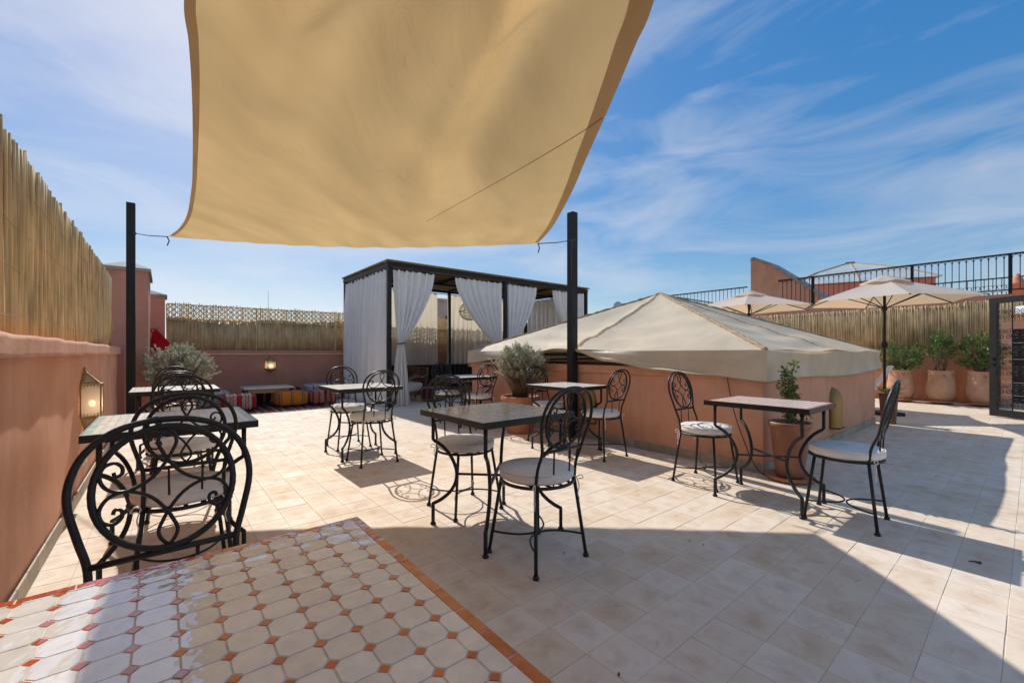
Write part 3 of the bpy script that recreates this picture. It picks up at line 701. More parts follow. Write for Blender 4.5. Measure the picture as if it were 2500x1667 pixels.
def rope(p, q, label, tail=True):
    r = thing('guy_rope', p, label, 'rope', 'sail ropes')
    m = (q-p)
    MB().tube([Vector((0,0,0)), m*0.5+Vector((0,0,-0.012)), m], 0.006, 6).build('line', M_ROPE, r, True)
    MB().tube([m*0.02, m*0.02+Vector((0.02,0,-0.05)), m*0.02+Vector((0.0,0,-0.11))], 0.007, 6).build('knot_tail', M_ROPE, r, True)
    MB().lathe([(0,-.02),(.018,-.012),(.022,0),(.018,.012),(0,.02)], 8, m*0.98).build('knot', M_ROPE, r, True)
    return r
rope(LC[0], Vector((-0.33, 8.225, 2.86)), 'dark rope tying the sail corner to the left post')
rope(RC[0], Vector((4.245, 3.875, 2.64)), 'dark rope tying the sail corner to the right post')
pts = crv([(4.20,3.875,2.64),(4.20,3.88,2.4),(4.205,3.885,2.1),(4.21,3.875,1.75)], 6)
tag(MB().tube(pts, 0.004, 5).build('rope_end', M_ROPE, None, True), 'loose dark cord hanging down beside the right post', 'cord')

# ================================================================== GAZEBO
GX0, GX1, GY0, GY1, GH = 3.645, 9.83, 8.52, 11.27, 2.93
gz = thing('gazebo', ((GX0+GX1)/2, (GY0+GY1)/2, 0), 'black steel gazebo with cane roof over the seating at the back', 'gazebo')
gx, gy = gz.location.x, gz.location.y
gm = (GX0+GX1)/2
for x in (GX0, gm, GX1):
    for y in (GY0, GY1): MB().bbox(x-gx-.04, x-gx+.04, y-gy-.04, y-gy+.04, 0, GH, .003).build('post', M_POST, gz)
for y in (GY0, GY1): MB().box(GX0-gx-.05, GX1-gx+.05, y-gy-.045, y-gy+.045, GH+.003, GH+.085).build('beam', M_POST, gz)
for x in (GX0, GX1): MB().box(x-gx-.045, x-gx+.045, GY0-gy+.048, GY1-gy-.048, GH+.003, GH+.085).build('beam', M_POST, gz)
for i in range(1, 6):
    x = GX0+(GX1-GX0)*i/6; MB().box(x-gx-.025, x-gx+.025, GY0-gy+.048, GY1-gy-.048, GH+.03, GH+.098).build('joist', M_POST, gz)
MB().box(GX0-gx+.05, GX1-gx-.05, -.025, .025, GH-.03, GH+.027).build('beam', M_POST, gz)
bb = MB(); y = GY0-.07
while y < GY1+.07:
    bb.tube([(GX0-gx-.08+rnd(-.02,.02), y-gy, GH+.116+rnd(-.003,.003)), (0, y-gy+rnd(-.01,.01), GH+.116), (GX1-gx+.08+rnd(-.02,.02), y-gy, GH+.116)], rnd(.011,.015), 5); y += 0.026
tag(bb.build('cane_roof', M_ROOFREED, gz, True), kind='stuff')
bb = MB(); bb.box(GX0-gx-.07, GX1-gx+.07, GY0-gy-.07, GY1-gy+.07, GH+.132, GH+.142); bb.build('roof_mat', M_ROOFREED, gz)
for (p, q) in (((GX0+.05,GY0-.0),(GX1-.05,GY0)), ((GX0+.05,GY1),(GX1-.05,GY1)), ((GX0,GY0+.05),(GX0,GY1-.05)), ((GX1,GY0+.05),(GX1,GY1-.05))):
    MB().tube([(p[0]-gx, p[1]-gy, GH-.035), (q[0]-gx, q[1]-gy, GH-.035)], 0.011, 8).build('curtain_rod', M_IRON, gz)

def curtain(A, B, label, tie=None, n=9, amp=0.058, zb=0.02, zt=None, lean=0.0, seed=0, out_n=None):
    """A,B ends along the rod. tie=(fraction position on AB axis in metres from A, z, side offset)"""
    A = Vector((A[0], A[1], 0)); B = Vector((B[0], B[1], 0)); ax = (B-A).normalized(); W = (B-A).length; nr = Vector((-ax.y, ax.x, 0))
    zt = zt or GH-0.04
    root = thing('curtain', (A.x, A.y, zt), label, 'curtain', 'gazebo curtains')
    H = zt-zb
    def fn(u, v):
        z = zt-v*H; s = u*W; u0_ = u; u = u+(.022*math.sin(2*PI*2.3*u+seed)+.012*math.sin(2*PI*5.3*u+seed*3))*math.sin(PI*u); fold = math.sin(2*PI*n*u+seed); fold = math.copysign(abs(fold)**.75, fold); f2 = math.sin(2*PI*n*u*0.5+seed*2+v*2)
        am = amp*(0.55+0.45*min(1, v*4))
        off = am*fold+0.3*am*f2*v
        xs = s+0.25*W/n*0.35*math.sin(4*PI*n*u+seed)*min(1, v*3)
        if tie:
            tp, tz, wt = tie; vt = (zt-tz)/H
            if v <= vt:
                k = (v/vt)**1.65
                cw = wt
            else:
                k = 1; cw = wt+(0.30)*((v-vt)/(1-vt))**0.7*0.9
            tgt = tp+(u0_-0.5)*cw
            xs = xs+(tgt-xs)*k
            off *= (1-0.35*k)
            if v > vt: off *= 1+1.2*((v-vt)/(1-vt))
        else:
            xs += lean*v*v + (u-0.5)*0.06*v
            off *= 1+0.5*v
        rag = 0.012*math.sin(u*40+seed) if v > 0.97 else 0
        scal = -0.03*(1-abs(fold)) if v < 0.001 else 0
        p = ax*xs+nr*off
        return (p.x, p.y, -v*H+rag+scal)
    MB().grid(fn, n*12, 46).build('fabric', M_CURT if 'sunlit' in label else M_CURT_SHADE, root, True)
    rm = MB().tube([(0.026*math.cos(t*PI/6)*nr.x, 0.026*math.cos(t*PI/6)*nr.y, 0.026*math.sin(t*PI/6)) for t in range(12)], 0.006, 6, closed=True)
    tmp = rm.build('ring', M_IRON, root, True); me = tmp.data; bpy.data.objects.remove(tmp)
    for i in range(n):
        p = ax*(W*(i+0.5)/n); link('ring', me, root, (p.x, p.y, -0.02))
    if tie:
        tp, tz, wt = tie; c = ax*tp
        MB().tube([(c.x+ax.x*(wt/2+.012)*math.cos(t*PI/8)+nr.x*(amp*1.2)*math.sin(t*PI/8), c.y+ax.y*(wt/2+.012)*math.cos(t*PI/8)+nr.y*(amp*1.2)*math.sin(t*PI/8), tz-zt+0.01*math.cos(t*PI/8)) for t in range(16)], 0.012, 6, closed=True).build('tieback', M_ROPE, root, True)
    return root
yf = GY0-0.0
curtain((GX0, 9.92), (GX0, 8.62), 'pale linen curtain closing the left side of the gazebo, nearer panel', n=6, amp=.085, seed=0.6, lean=-0.05)
curtain((GX0, 11.2), (GX0, 9.96), 'pale linen curtain closing the left side of the gazebo, farther panel', n=6, amp=.085, seed=1.9, lean=0.05)
curtain((3.74, yf), (4.72, yf), 'linen curtain tied back to the near left gazebo post', (0.17, 1.33, 0.12), 6, seed=0.3)
curtain((5.27, yf), (6.66, yf), 'linen curtain swept to the gazebo middle post from its left', (1.26, 1.30, 0.14), 7, seed=1.2)
curtain((6.80, yf), (7.86, yf), 'linen curtain gathered against the gazebo middle post from its right', (0.12, 1.30, 0.14), 6, seed=2.1)
curtain((8.45, yf), (9.75, yf), 'linen curtain tied toward the far right gazebo post', (1.15, 1.25, 0.14), 9, seed=0.9)
curtain((3.75, GY1), (6.33, GY1), 'sunlit linen curtain along the rear left half of the gazebo', None, 14, 0.035, seed=0.2)
curtain((6.68, GY1), (8.9, GY1), 'sunlit linen curtain along the rear right half of the gazebo', None, 12, 0.035, seed=2.6)
curtain((GX1, 11.2), (GX1, 9.1), 'linen curtain hanging on the right end of the gazebo', None, 9, 0.035, seed=1.1)

# rattan pendant
pl = thing('pendant_lamp', (6.14, 9.25, 2.2), 'round woven rattan pendant lamp hanging inside the gazebo', 'lamp')
R = 0.27
for i in range(12):
    a = PI*i/6; MB().tube([(R*math.sin(t)*math.cos(a), R*math.sin(t)*math.sin(a), -R*math.cos(t)*0.85) for t in [PI*(0.06+0.86*k/14) for k in range(15)]], 0.006, 5).build('rib', M_WOOD, pl, True)
for k in range(1, 10):
    t = PI*k/10; MB().tube([(R*math.sin(t)*math.cos(a), R*math.sin(t)*math.sin(a), -R*math.cos(t)*0.85) for a in [2*PI*j/20 for j in range(20)]], 0.006 if k != 5 else 0.011, 5, closed=True).build('hoop', M_WOOD, pl, True)
MB().tube([(0,0,0.24), (0,0,0.75)], 0.005, 5).build('cord', M_ROPE, pl)

# ================================================================== FURNITURE
def make_chair():
    r = thing('iron_chair', (0,0,0), 'x', 'chair', 'wrought iron chairs with round white cushions')
    RAD = 0.0085
    yb = lambda z: -0.165-0.105*max(0, (z-0.50)/0.457)
    half = [(0.150,-0.145,0.43),(0.148,-0.158,0.53),(0.150,yb(.62),0.62),(0.168,yb(.69),0.69),(0.187,yb(.77),0.77),(0.184,yb(.83),0.83),(0.160,yb(.888),0.888),(0.115,yb(.93),0.93),(0.06,yb(.951),0.951),(0,yb(.957),0.957)]
    full = half+[(-x,y,z) for x,y,z in half[-2::-1]]
    MB().tube(crv(full, 5), RAD, 9).build('back_arch', M_IRON, r, True)
    cz, hz, hx = 0.788, 0.152, 0.146
    MB().tube([(hx*math.cos(t*2*PI/44), yb(cz+hz*math.sin(t*2*PI/44))+0.008, cz+hz*math.sin(t*2*PI/44)) for t in range(44)], RAD*0.95, 9, closed=True).build('back_ring', M_IRON, r, True)
    MB().tube([(-0.150,yb(.625),0.625),(0.150,yb(.625),0.625)], 0.0085, 8).build('back_rail', M_IRON, r, True)
    sp = [(0,.98),(-.10,.86),(-.13,.72),(-.06,.55),(0,.44),(.16,.22),(.36,.07),(.60,.0),(.80,.07),(.90,.24),(.86,.42),(.72,.48),(.62,.40),(.62,.29),(.70,.26),(.73,.33)]
    for sx in (1,-1):
        for sz in (1,-1):
            MB().tube(crv([(sx*x*hx, yb(cz+sz*z*hz)+0.008+0.003*sx, cz+sz*z*hz*0.99) for x, z in sp], 5), 0.0046, 6).build('scroll', M_IRON, r, True)
    for x in (-0.062, 0.062):
        MB().tube([(x,yb(.625),0.625),(x*0.95,-0.185,0.44)], 0.005, 6).build('back_rod', M_IRON, r, True)
    # seat
    sr = 0.203
    bb = MB().tube([(sr*math.cos(t*PI/16), sr*math.sin(t*PI/16), 0.432) for t in range(32)], 0.0095, 8, closed=True)
    for i in range(-2, 3):
        x = i*0.07; hh = math.sqrt(max(0, sr*sr-x*x)); bb.bar((x,-hh,0.436),(x,hh,0.436), 0.018, 0.004)
    bb.build('seat_frame', M_IRON, r, True)
    legs = {(1,1):(0.142,0.145), (-1,1):(-0.142,0.145), (1,-1):(0.150,-0.145), (-1,-1):(-0.150,-0.145)}
    for (sx, sy), (tx, ty) in legs.items():
        fx, fy = 0.193*sx, 0.193*sy
        lg = MB().tube([(tx,ty,0.43),(fx,fy,0.012)], 0.0098, 8).build('leg', M_IRON, r, True)
        MB().lathe([(0.0105,0.022),(0.016,0.014),(0.0175,0.006),(0.015,0.0),(0,0)], 9, (fx,fy,0)).build('foot', M_IRON, lg, True)
    for sy in (1,-1):
        pts = [(0.180, 0.180*sy, 0.125), (0.155, 0.125*sy, 0.125), (0.105, 0.055*sy, 0.125), (0.05, 0.018*sy, 0.125), (0, 0.007*sy, 0.125)]
        MB().tube(crv(pts+[(-x,y,z) for x,y,z in pts[-2::-1]], 5), 0.0058, 6).build('stretcher', M_IRON, r, True)
    # cushion
    prof = [(0,0.0),(0.16,-0.002),(0.190,0.003),(0.205,0.012),(0.209,0.022),(0.2085,0.045),(0.203,0.056),(0.190,0.063),(0.15,0.066),(0.08,0.069),(0,0.070)]
    bb = MB(); n = 40; base = 0
    for rr, z in prof:
        for k in range(n):
            t = 2*PI*k/n; wv = 1+0.008*math.sin(3*t+1)+0.006*math.sin(7*t)+0.004*math.sin(13*t)
            bb.v.append((rr*wv*math.cos(t), rr*wv*math.sin(t), 0.440+z+0.003*math.sin(2*t+rr*20)*(1 if z > 0.04 else 0.3)))
    for i in range(len(prof)-1):
        for k in range(n): bb.f.append((i*n+k, i*n+(k+1)%n, (i+1)*n+(k+1)%n, (i+1)*n+k))
    cu = bb.build('cushion', M_CUSH, r, True)
    MB().tube([(0.208*math.cos(t*PI/20), 0.208*math.sin(t*PI/20), 0.496) for t in range(40)], 0.0035, 5, closed=True).build('piping', M_CUSH, cu, True)
    for sx in (1,-1):
        x = 0.152*sx
        bb = MB(); bb.tube(crv([(x*0.9,-0.14,0.46),(x,-0.162,0.445),(x+.012*sx,-0.172,0.40),(x+.006*sx,-0.168,0.36),(x+.014*sx,-0.172,0.325)], 4), 0.003, 5)
        bb.tube(crv([(x,-0.160,0.447),(x+.02*sx,-0.178,0.46),(x+.034*sx,-0.180,0.44),(x+.012*sx,-0.165,0.437)], 4), 0.003, 5)
        bb.build('tie', M_TIE, cu, True)
    return r
chair0 = make_chair(); used = [False]
def chair(x, y, back, label, jit=0.0):
    c = chair0 if not used[0] else copy_tree(chair0); used[0] = True
    c.location = (x, y, 0.0); c.rotation_euler = (0, 0, (0 if back < 0 else PI)+jit); c['label'] = label
    for ch in c.children:
        if ch.name.startswith('cushion'): ch.location = (rnd(-.007,.007), rnd(-.007,.007), 0); ch.rotation_euler = (rnd(-.012,.012), rnd(-.012,.012), rnd(-.08,.08)); ch.scale = (1, 1, 1)
    return c

def mosaic_parts(kind, w_, d_, pitch=0.0475):
    """octagon and dot tiling clipped to the panel: list of (type, polygon)"""
    res = []; hx, hy = w_/2, d_/2
    nx, ny = int(math.ceil(hx/pitch))+1, int(math.ceil(hy/pitch))+1
    g = 0.0009; c = pitch*0.19
    def clip(poly):
        for ax_, s_, lim in ((0,1,hx),(0,-1,hx),(1,1,hy),(1,-1,hy)):
            o_ = []
            for i in range(len(poly)):
                p, q = poly[i], poly[(i+1) % len(poly)]; a, b_ = lim-s_*p[ax_], lim-s_*q[ax_]
                if a >= 0: o_.append(p)
                if a*b_ < 0: t = a/(a-b_); o_.append((p[0]+(q[0]-p[0])*t, p[1]+(q[1]-p[1])*t))
            poly = o_
            if len(poly) < 3: return None
        return poly
    return nx, ny, pitch, c, g, clip
def octa(cx, cy, pitch, c, g):
    h = pitch/2-g; k = c+g*0.4
    return [(cx-h+k,cy-h),(cx+h-k,cy-h),(cx+h,cy-h+k),(cx+h,cy+h-k),(cx+h-k,cy+h),(cx-h+k,cy+h),(cx-h,cy+h-k),(cx-h,cy-h+k)]
def dia(cx, cy, c, g):
    k = c-g*1.2; return [(cx-k,cy),(cx,cy-k),(cx+k,cy),(cx,cy+k)]
def glaze(name, cols, rough=0.12, bump=0.35, stain=0.12, spec=0.5, bs=26., coat=0.8):
    m = island_mat(name, cols, rough, stain, 40, bump, bs, spec); p = m.node_tree.nodes['Principled BSDF']; p.inputs['Coat Weight'].default_value = coat; p.inputs['Coat Roughness'].default_value = 0.04; p.inputs['Coat IOR'].default_value = 1.6
    bn = [q for q in m.node_tree.nodes if q.type == 'BUMP']
    if bn: m.node_tree.links.new(bn[0].outputs[0], p.inputs['Coat Normal'])
    return m
M_ZW = glaze('white_zellige', [(0.72,0.66,0.59),(0.79,0.74,0.68),(0.75,0.69,0.62),(0.69,0.63,0.56),(0.81,0.76,0.71)], 0.08, 0.26, 0.10, 0.85, 24.)
M_ZR = glaze('red_zellige', [(0.52,0.064,0.018),(0.60,0.088,0.022),(0.44,0.048,0.015),(0.62,0.105,0.025)], 0.10, 0.35, 0.12, 0.8)
M_ZC = glaze('cream_zellige', [(0.70,0.66,0.58),(0.76,0.72,0.64),(0.66,0.61,0.52),(0.73,0.69,0.61)], 0.3, 0.08, coat=0.15)
M_ZB = glaze('beige_zellige', [(0.48,0.39,0.30),(0.60,0.51,0.41),(0.40,0.32,0.24),(0.66,0.57,0.48)], 0.2, 0.15, coat=0.4)
M_ZG = glaze('green_zellige', [(0.30,0.44,0.38),(0.40,0.54,0.47),(0.24,0.36,0.31)], 0.3, 0.1, coat=0.15)
M_ZP = glaze('pink_zellige', [(0.70,0.56,0.47),(0.76,0.65,0.56),(0.68,0.52,0.43)], 0.3, 0.1, coat=0.2)
M_GRT = mat('mosaic_grout', (0.62, 0.52, 0.41), 0.9, 0.2, 40)
HT = 0.76
leg_cache = {}
def make_table(x, y, w_, d_, label, main, dot, border, single=False, bw_=0.018, pitch=0.0475, phase=(0,0)):
    t = thing('mosaic_table', (x, y, 0), label, 'table', 'iron cafe tables with mosaic tops')
    hx, hy = w_/2, d_/2
    # frame: a shallow iron tray
    bb = MB(); tk = 0.002 if single else 0.006
    rz_ = HT-0.004 if single else HT
    bb.box(-hx, hx, -hy, -hy+tk, HT-0.036, rz_); bb.box(-hx, hx, hy-tk, hy, HT-0.036, rz_); bb.box(-hx, -hx+tk, -hy+tk, hy-tk, HT-0.036, rz_); bb.box(hx-tk, hx, -hy+tk, hy-tk, HT-0.036, rz_)
    bb.box(-hx+tk, hx-tk, -hy+tk, hy-tk, HT-0.034, HT-0.012)
    bb.build('tray_frame', M_IRON, t)
    top = MB().box(-hx+tk+.0005, hx-tk-.0005, -hy+tk+.0005, hy-tk-.0005, HT-0.0115, HT-0.0011).build('mosaic_bed', M_GRT, t)
    ix, iy = hx-tk-bw_-0.001, hy-tk-bw_-0.001
    nx, ny, p_, c, g, clip = mosaic_parts('o', 2*ix, 2*iy, pitch)
    z0, z1 = HT-0.0030, HT-0.0002
    def piece(bb, poly, z1=z1):
        n = len(poly); cx = sum(p[0] for p in poly)/n; cy = sum(p[1] for p in poly)/n; tx, ty = rnd(-.012,.012), rnd(-.012,.012); dz = rnd(-.0003,.0003)
        f_ = 1-0.0004/max(0.004, pitch/3)
        vs = [(a,b_,z0) for a,b_ in poly]+[(a,b_,z1-0.0006+(a-cx)*tx+(b_-cy)*ty+dz) for a,b_ in poly]+[(cx+(a-cx)*f_,cy+(b_-cy)*f_,z1+(a-cx)*tx+(b_-cy)*ty+dz) for a,b_ in poly]
        fs = [tuple(range(2*n,3*n))]+[(i,(i+1)%n,n+(i+1)%n,n+i) for i in range(n)]+[(n+i,n+(i+1)%n,2*n+(i+1)%n,2*n+i) for i in range(n)]
        bb.add(vs, fs)
    octs, dots, brd = [], [], []
    for i in range(-nx, nx+1):
        for j in range(-ny, ny+1):
            q = clip(octa(phase[0]+(i+.5)*p_, phase[1]+(j+.5)*p_, p_, c, g))
            if q: octs.append(q)
            q = clip(dia(phase[0]+i*p_, phase[1]+j*p_, c, g))
            if q: dots.append(q)
    k = max(6, int(2*hx/0.062)); L_ = 2*(hx-tk)/k
    for i in range(k):
        xa, xb = -hx+tk+i*L_+.0008, -hx+tk+(i+1)*L_-.0008
        brd.append([(xa,-hy+tk+.0005),(xb,-hy+tk+.0005),(xb,-iy-.0005),(xa,-iy-.0005)]); brd.append([(xa,iy+.0005),(xb,iy+.0005),(xb,hy-tk-.0005),(xa,hy-tk-.0005)])
    k = max(6, int(2*iy/0.062)); L_ = 2*iy/k
    for i in range(k):
        ya, yb_ = -iy+i*L_+.0008, -iy+(i+1)*L_-.0008
        brd.append([(-hx+tk+.0005,ya),(-ix-.0005,ya),(-ix-.0005,yb_),(-hx+tk+.0005,yb_)]); brd.append([(ix+.0005,ya),(hx-tk-.0005,ya),(hx-tk-.0005,yb_),(ix+.0005,yb_)])
    for lst, m, nm in ((octs, main, 'octagon_tile'), (dots, dot, 'square_tile'), (brd, border, 'border_tile')):
        if single:
            for poly in lst[:300]:
                bb = MB(); piece(bb, poly); bb.build(nm, m, top)
            if len(lst) > 300:
                bb = MB()
                for poly in lst[300:]: piece(bb, poly)
                tag(bb.build(nm+'_field', m, top), kind='stuff')
        else:
            bb = MB()
            for poly in lst: piece(bb, poly)
            tag(bb.build(nm+'_field', m, top), kind='stuff')
    # legs bowed toward the centre on the diagonals
    ax_, ay_ = hx-0.062, hy-0.062
    for sx in (1,-1):
        for sy in (1,-1):
            dg = Vector((-sx*ax_, -sy*ay_, 0)).normalized()
            base = Vector((sx*ax_, sy*ay_, 0))
            prof = [(0,HT-.034),(0,.66),(0,.565),(0.012,.553)]
            arc = [(0.035,.540),(0.075,.510),(0.115,.462),(0.145,.405),(0.160,.345),(0.152,.285),(0.125,.232),(0.085,.190),(0.040,.158),(0.0,.138)]
            pts = [base+dg*a+Vector((0,0,z)) for a, z in prof]+crv([base+dg*a+Vector((0,0,z)) for a, z in arc], 3)+[base+Vector((0,0,.128)), base+Vector((0,0,.06)), base+Vector((0,0,.012))]
            lg = MB().tube(pts, 0.0118, 8).build('leg', M_IRON, t, True)
            MB().lathe([(0.012,0.018),(0.018,0.012),(0.019,0.004),(0.016,0),(0,0)], 9, (base.x, base.y, 0)).build('foot', M_IRON, lg, True)
    for s_ in (1,-1):
        dg = Vector((-ax_, -s_*ay_, 0)).normalized(); p = Vector((ax_, s_*ay_, 0))+dg*0.158; q = -p
        zz_ = 0.345+0.006*s_; MB().bar((p.x,p.y,zz_), (q.x,q.y,zz_), 0.020, 0.011).build('cross_brace', M_IRON, t)
    for s_ in (1,-1):
        MB().bar((-ax_, s_*ay_, HT-.043), (ax_, s_*ay_, HT-.043), 0.022, 0.012).build('apron', M_IRON, t)
    return t
make_table(-0.012, 0.632, 0.725, 0.725, 'big foreground table with white octagon and red dot mosaic top', M_ZW, M_ZR, M_ZR, True, 0.017, 0.0475, (0.301+0.012-0.0475*6, 0.875-0.632-0.0475*5))
make_table(0.055, 3.137, 0.71, 0.79, 'table with pale mosaic and green border beside the wall lantern', M_ZC, M_ZC, M_ZG, False, 0.03, 0.036)
make_table(0.10, 5.79, 0.72, 0.72, 'farther pale topped table by the left wall in front of the sage bush', M_ZC, M_ZC, M_ZC, False, 0.02, 0.036)
make_table(1.73, 4.84, 0.71, 0.71, 'pale topped table standing alone in full sun before the gazebo curtain', M_ZC, M_ZC, M_ZC, False, 0.02, 0.036)
make_table(1.683, 2.225, 0.72, 0.72, 'beige mosaic table in the centre of the terrace', M_ZB, M_ZB, M_ZB, False, 0.02, 0.030)
make_table(3.75, 5.77, 0.70, 0.72, 'small pale table nearest the gazebo sofa', M_ZC, M_ZC, M_ZC, False, 0.02, 0.036)
make_table(3.66, 3.47, 0.66, 0.72, 'pale mosaic table in front of the right sail post', M_ZC, M_ZB, M_ZC, False, 0.02, 0.036)
make_table(3.625, 1.30, 0.60, 0.72, 'pinkish mosaic table beside the pot at the enclosure corner', M_ZP, M_ZR, M_ZR, False, 0.02, 0.045)
chair(0.015, 1.235, 1, 'iron chair closest to the camera, tucked under the foreground mosaic table', 0.03)
chair(0.075, 2.65, -1, 'iron chair on the near side of the green bordered table', 0.02)
chair(0.11, 3.92, 1, 'iron chair on the far side of the green bordered table', -0.03)
chair(0.10, 5.40, -1, 'iron chair on the near side of the farther left table', 0.03)
chair(0.11, 6.62, 1, 'iron chair on the far side of the left table by the sage bush', 0.0)
chair(1.69, 4.385, -1, 'iron chair with its back to us at the sunny table by the gazebo', 0.03)
chair(1.745, 5.28, 1, 'iron chair behind the sunny table, against the gazebo curtain', 0.02)
chair(1.634, 1.775, -1, 'iron chair in front of the central table, right of it', 0.02)
chair(1.72, 2.655, 1, 'iron chair behind the central table, left of it', -0.02)
chair(3.73, 5.38, -1, 'iron chair beside the middle sage bush at the small far table', 0.04)
chair(3.67, 6.15, 1, 'iron chair in front of the gazebo sofa at the small far table', 0.0)
chair(3.745, 3.02, -1, 'iron chair right of the black sail post, before the salmon wall', 0.0)
chair(3.83, 3.93, 1, 'iron chair left of the black sail post, in front of the sage bush', 0.0)
chair(3.62, 0.815, -1, 'iron chair at the far right, near side of the pinkish table', 0.05)
chair(3.695, 1.83, 1, 'iron chair left of the pinkish table, against the salmon wall', -0.02)

# ================================================================== PLANTS
def leaf(bb, p, d, L_, W_, up=None):
    d = d.normalized(); u = up or Vector((rnd(-1,1), rnd(-1,1), rnd(-1,1))); s_ = d.cross(u)
    if s_.length < 1e-3: s_ = Vector((1,0,0))
    s_ = s_.normalized()*W_/2; n_ = s_.cross(d).normalized()*L_*0.06
    bb.add([p, p+d*L_*0.45-s_+n_, p+d*L_, p+d*L_*0.45+s_+n_], [(0,1,2),(0,2,3)])
def rdir(up=0.0):
    while True:
        v = Vector((rnd(-1,1), rnd(-1,1), rnd(-1,1)))
        if 0.05 < v.length < 1: v.normalize(); v.z += up; return v.normalized()
def pot(root, prof, m, n=32):
    MB().lathe(prof, n).build('pot', m, root, True)
def sage(x, y, label, pr, ph, rx, rz, zc, nsp, lean=(0,0)):
    r = thing('sage_bush', (x, y, 0), label, 'shrub', 'potted sage bushes')
    pot(r, [(0,0.0),(pr*.70,0.0),(pr*.74,0.02),(pr*.90,ph*.7),(pr*.95,ph*.86),(pr*1.03,ph*.87),(pr*1.06,ph*.9),(pr*1.05,ph*.98),(pr*1.0,ph),(pr*.92,ph*.985),(pr*.90,ph*.90),(0,ph*.89)], M_TERRA)
    MB().lathe([(0,ph*.93),(pr*.5,ph*.935),(pr*.9,ph*.92)], 20).build('soil', M_SOIL, r, True)
    st = MB(); fo = MB()
    for i in range(nsp):
        # target on an uneven dome
        a = rnd(0, 2*PI); q = math.sqrt(random.random()); hz = rnd(-0.55, 1)
        rr = rx*math.sqrt(max(0.05, 1-(hz*0.85)**2))*q*(1+0.15*math.sin(3*a+x)+rnd(-.08,.16))
        tip = Vector((lean[0]+rr*math.cos(a), lean[1]+rr*math.sin(a), zc+rz*hz*(1-0.22*q*q)*(1+0.08*math.sin(5*a))))
        if random.random() < .08: tip = Vector((lean[0], lean[1], zc))+(tip-Vector((lean[0], lean[1], zc)))*rnd(1.1,1.28)
        base = Vector((rnd(-.35,.35)*pr, rnd(-.35,.35)*pr, ph*.93)); mid = base.lerp(tip, 0.55)+Vector((rnd(-.03,.03), rnd(-.03,.03), 0.05))
        if i % 3 == 0 or q > .8: st.tube([base, base.lerp(mid,.5)+Vector((0,0,.02)), mid, tip], [.006,.005,.004,.002], 4)
        d0 = (tip-mid).normalized(); ln = rnd(0.07, 0.15)
        for k in range(int(ln/0.009)):
            t = k*0.009; p = tip-d0*(ln-t)*0.9
            for h in range(2):
                dd = (rdir(0.35)+d0*0.7).normalized(); leaf(fo, p+rdir()*0.006, dd, rnd(.022,.040), rnd(.011,.018))
    st.build('stems', M_BARK, r, True); tag(fo.build('foliage', M_SAGE, r), kind='stuff')
    return r
sage(0.17, 8.85, 'silvery sage bush in a pot by the left black post', 0.24, 0.46, 0.50, 0.42, 0.86, 560)
sage(3.96, 4.66, 'silvery sage bush in a wide terracotta pot by the enclosure wall', 0.265, 0.52, 0.38, 0.30, 0.98, 430)

def oleander(x, y, label, h, spread, n, seed, urn=True, bare=0.2, droop=0.0):
    random.seed(seed)
    r = thing('potted_oleander', (x, y, 0), label, 'potted plant', 'urns with oleander')
    MB().lathe([(0,0.03),(.22,0.03),(.265,0.045),(.28,0.075),(.265,0.08),(.235,0.062),(0,0.06)], 30).build('saucer', M_TERRA, r, True)
    MB().lathe([(0,.062),(.17,.062),(.198,.085),(.238,.19),(.25,.29),(.243,.41),(.222,.54),(.212,.66),(.218,.705),(.226,.725),(.22,.742),(.20,.742),(.19,.70),(0,.69)], 36).build('urn', M_URN, r, True)
    for a in (math.radians(200), math.radians(245), math.radians(20)):
        c = Vector((.213*math.cos(a), .213*math.sin(a), .63)); t_ = Vector((-math.sin(a), math.cos(a), 0)); o_ = Vector((math.cos(a), math.sin(a), 0))*0.012
        MB().tube([c+o_+t_*.026*math.cos(k*PI/7)+Vector((0,0,.026*math.sin(k*PI/7))) for k in range(14)], .009, 6, closed=True).build('handle_ring', M_URN, r, True)
    st = MB(); fo = MB()
    for i in range(n):
        a = rnd(0, 2*PI); q = math.sqrt(random.random()); zt_ = rnd(bare, 1.0)
        wid = spread*(0.45+0.55*math.sin(PI*min(1, zt_*0.85+.1)))
        tip = Vector((wid*q*math.cos(a), wid*q*math.sin(a), .74+h*zt_*(1-.12*q*q)-droop*q*rnd(0,1)))
        base = Vector((rnd(-.09,.09), rnd(-.09,.09), .70)); mid = base.lerp(tip, .5)+Vector((0,0,.10*h))
        path = crv([base, mid, tip], 7); st.tube(path, [.007-.005*k/len(path) for k in range(len(path))], 4)
        gd_ = (tip-mid).normalized()
        for c_ in range(4):
            cc = tip-gd_*.05*c_+rdir()*.035
            for h_ in range(7): leaf(fo, cc+rdir()*.02, (rdir(.35)+gd_*.6), rnd(.05,.095), rnd(.016,.028))
    st.build('stems', M_BARK, r, True); tag(fo.build('foliage', M_OLE, r), kind='stuff'); return r
oleander(13.33, 1.96, 'bushy green oleander in the leftmost big terracotta urn', .72, .50, 80, 11, bare=.12, droop=.12)
oleander(13.36, 1.30, 'thin tall oleander in the middle big terracotta urn', .92, .28, 34, 12, bare=.42)
oleander(13.43, 0.70, 'dense green oleander in the big urn next to the iron gate', .86, .42, 84, 13, bare=.12, droop=.08)
random.seed(21)
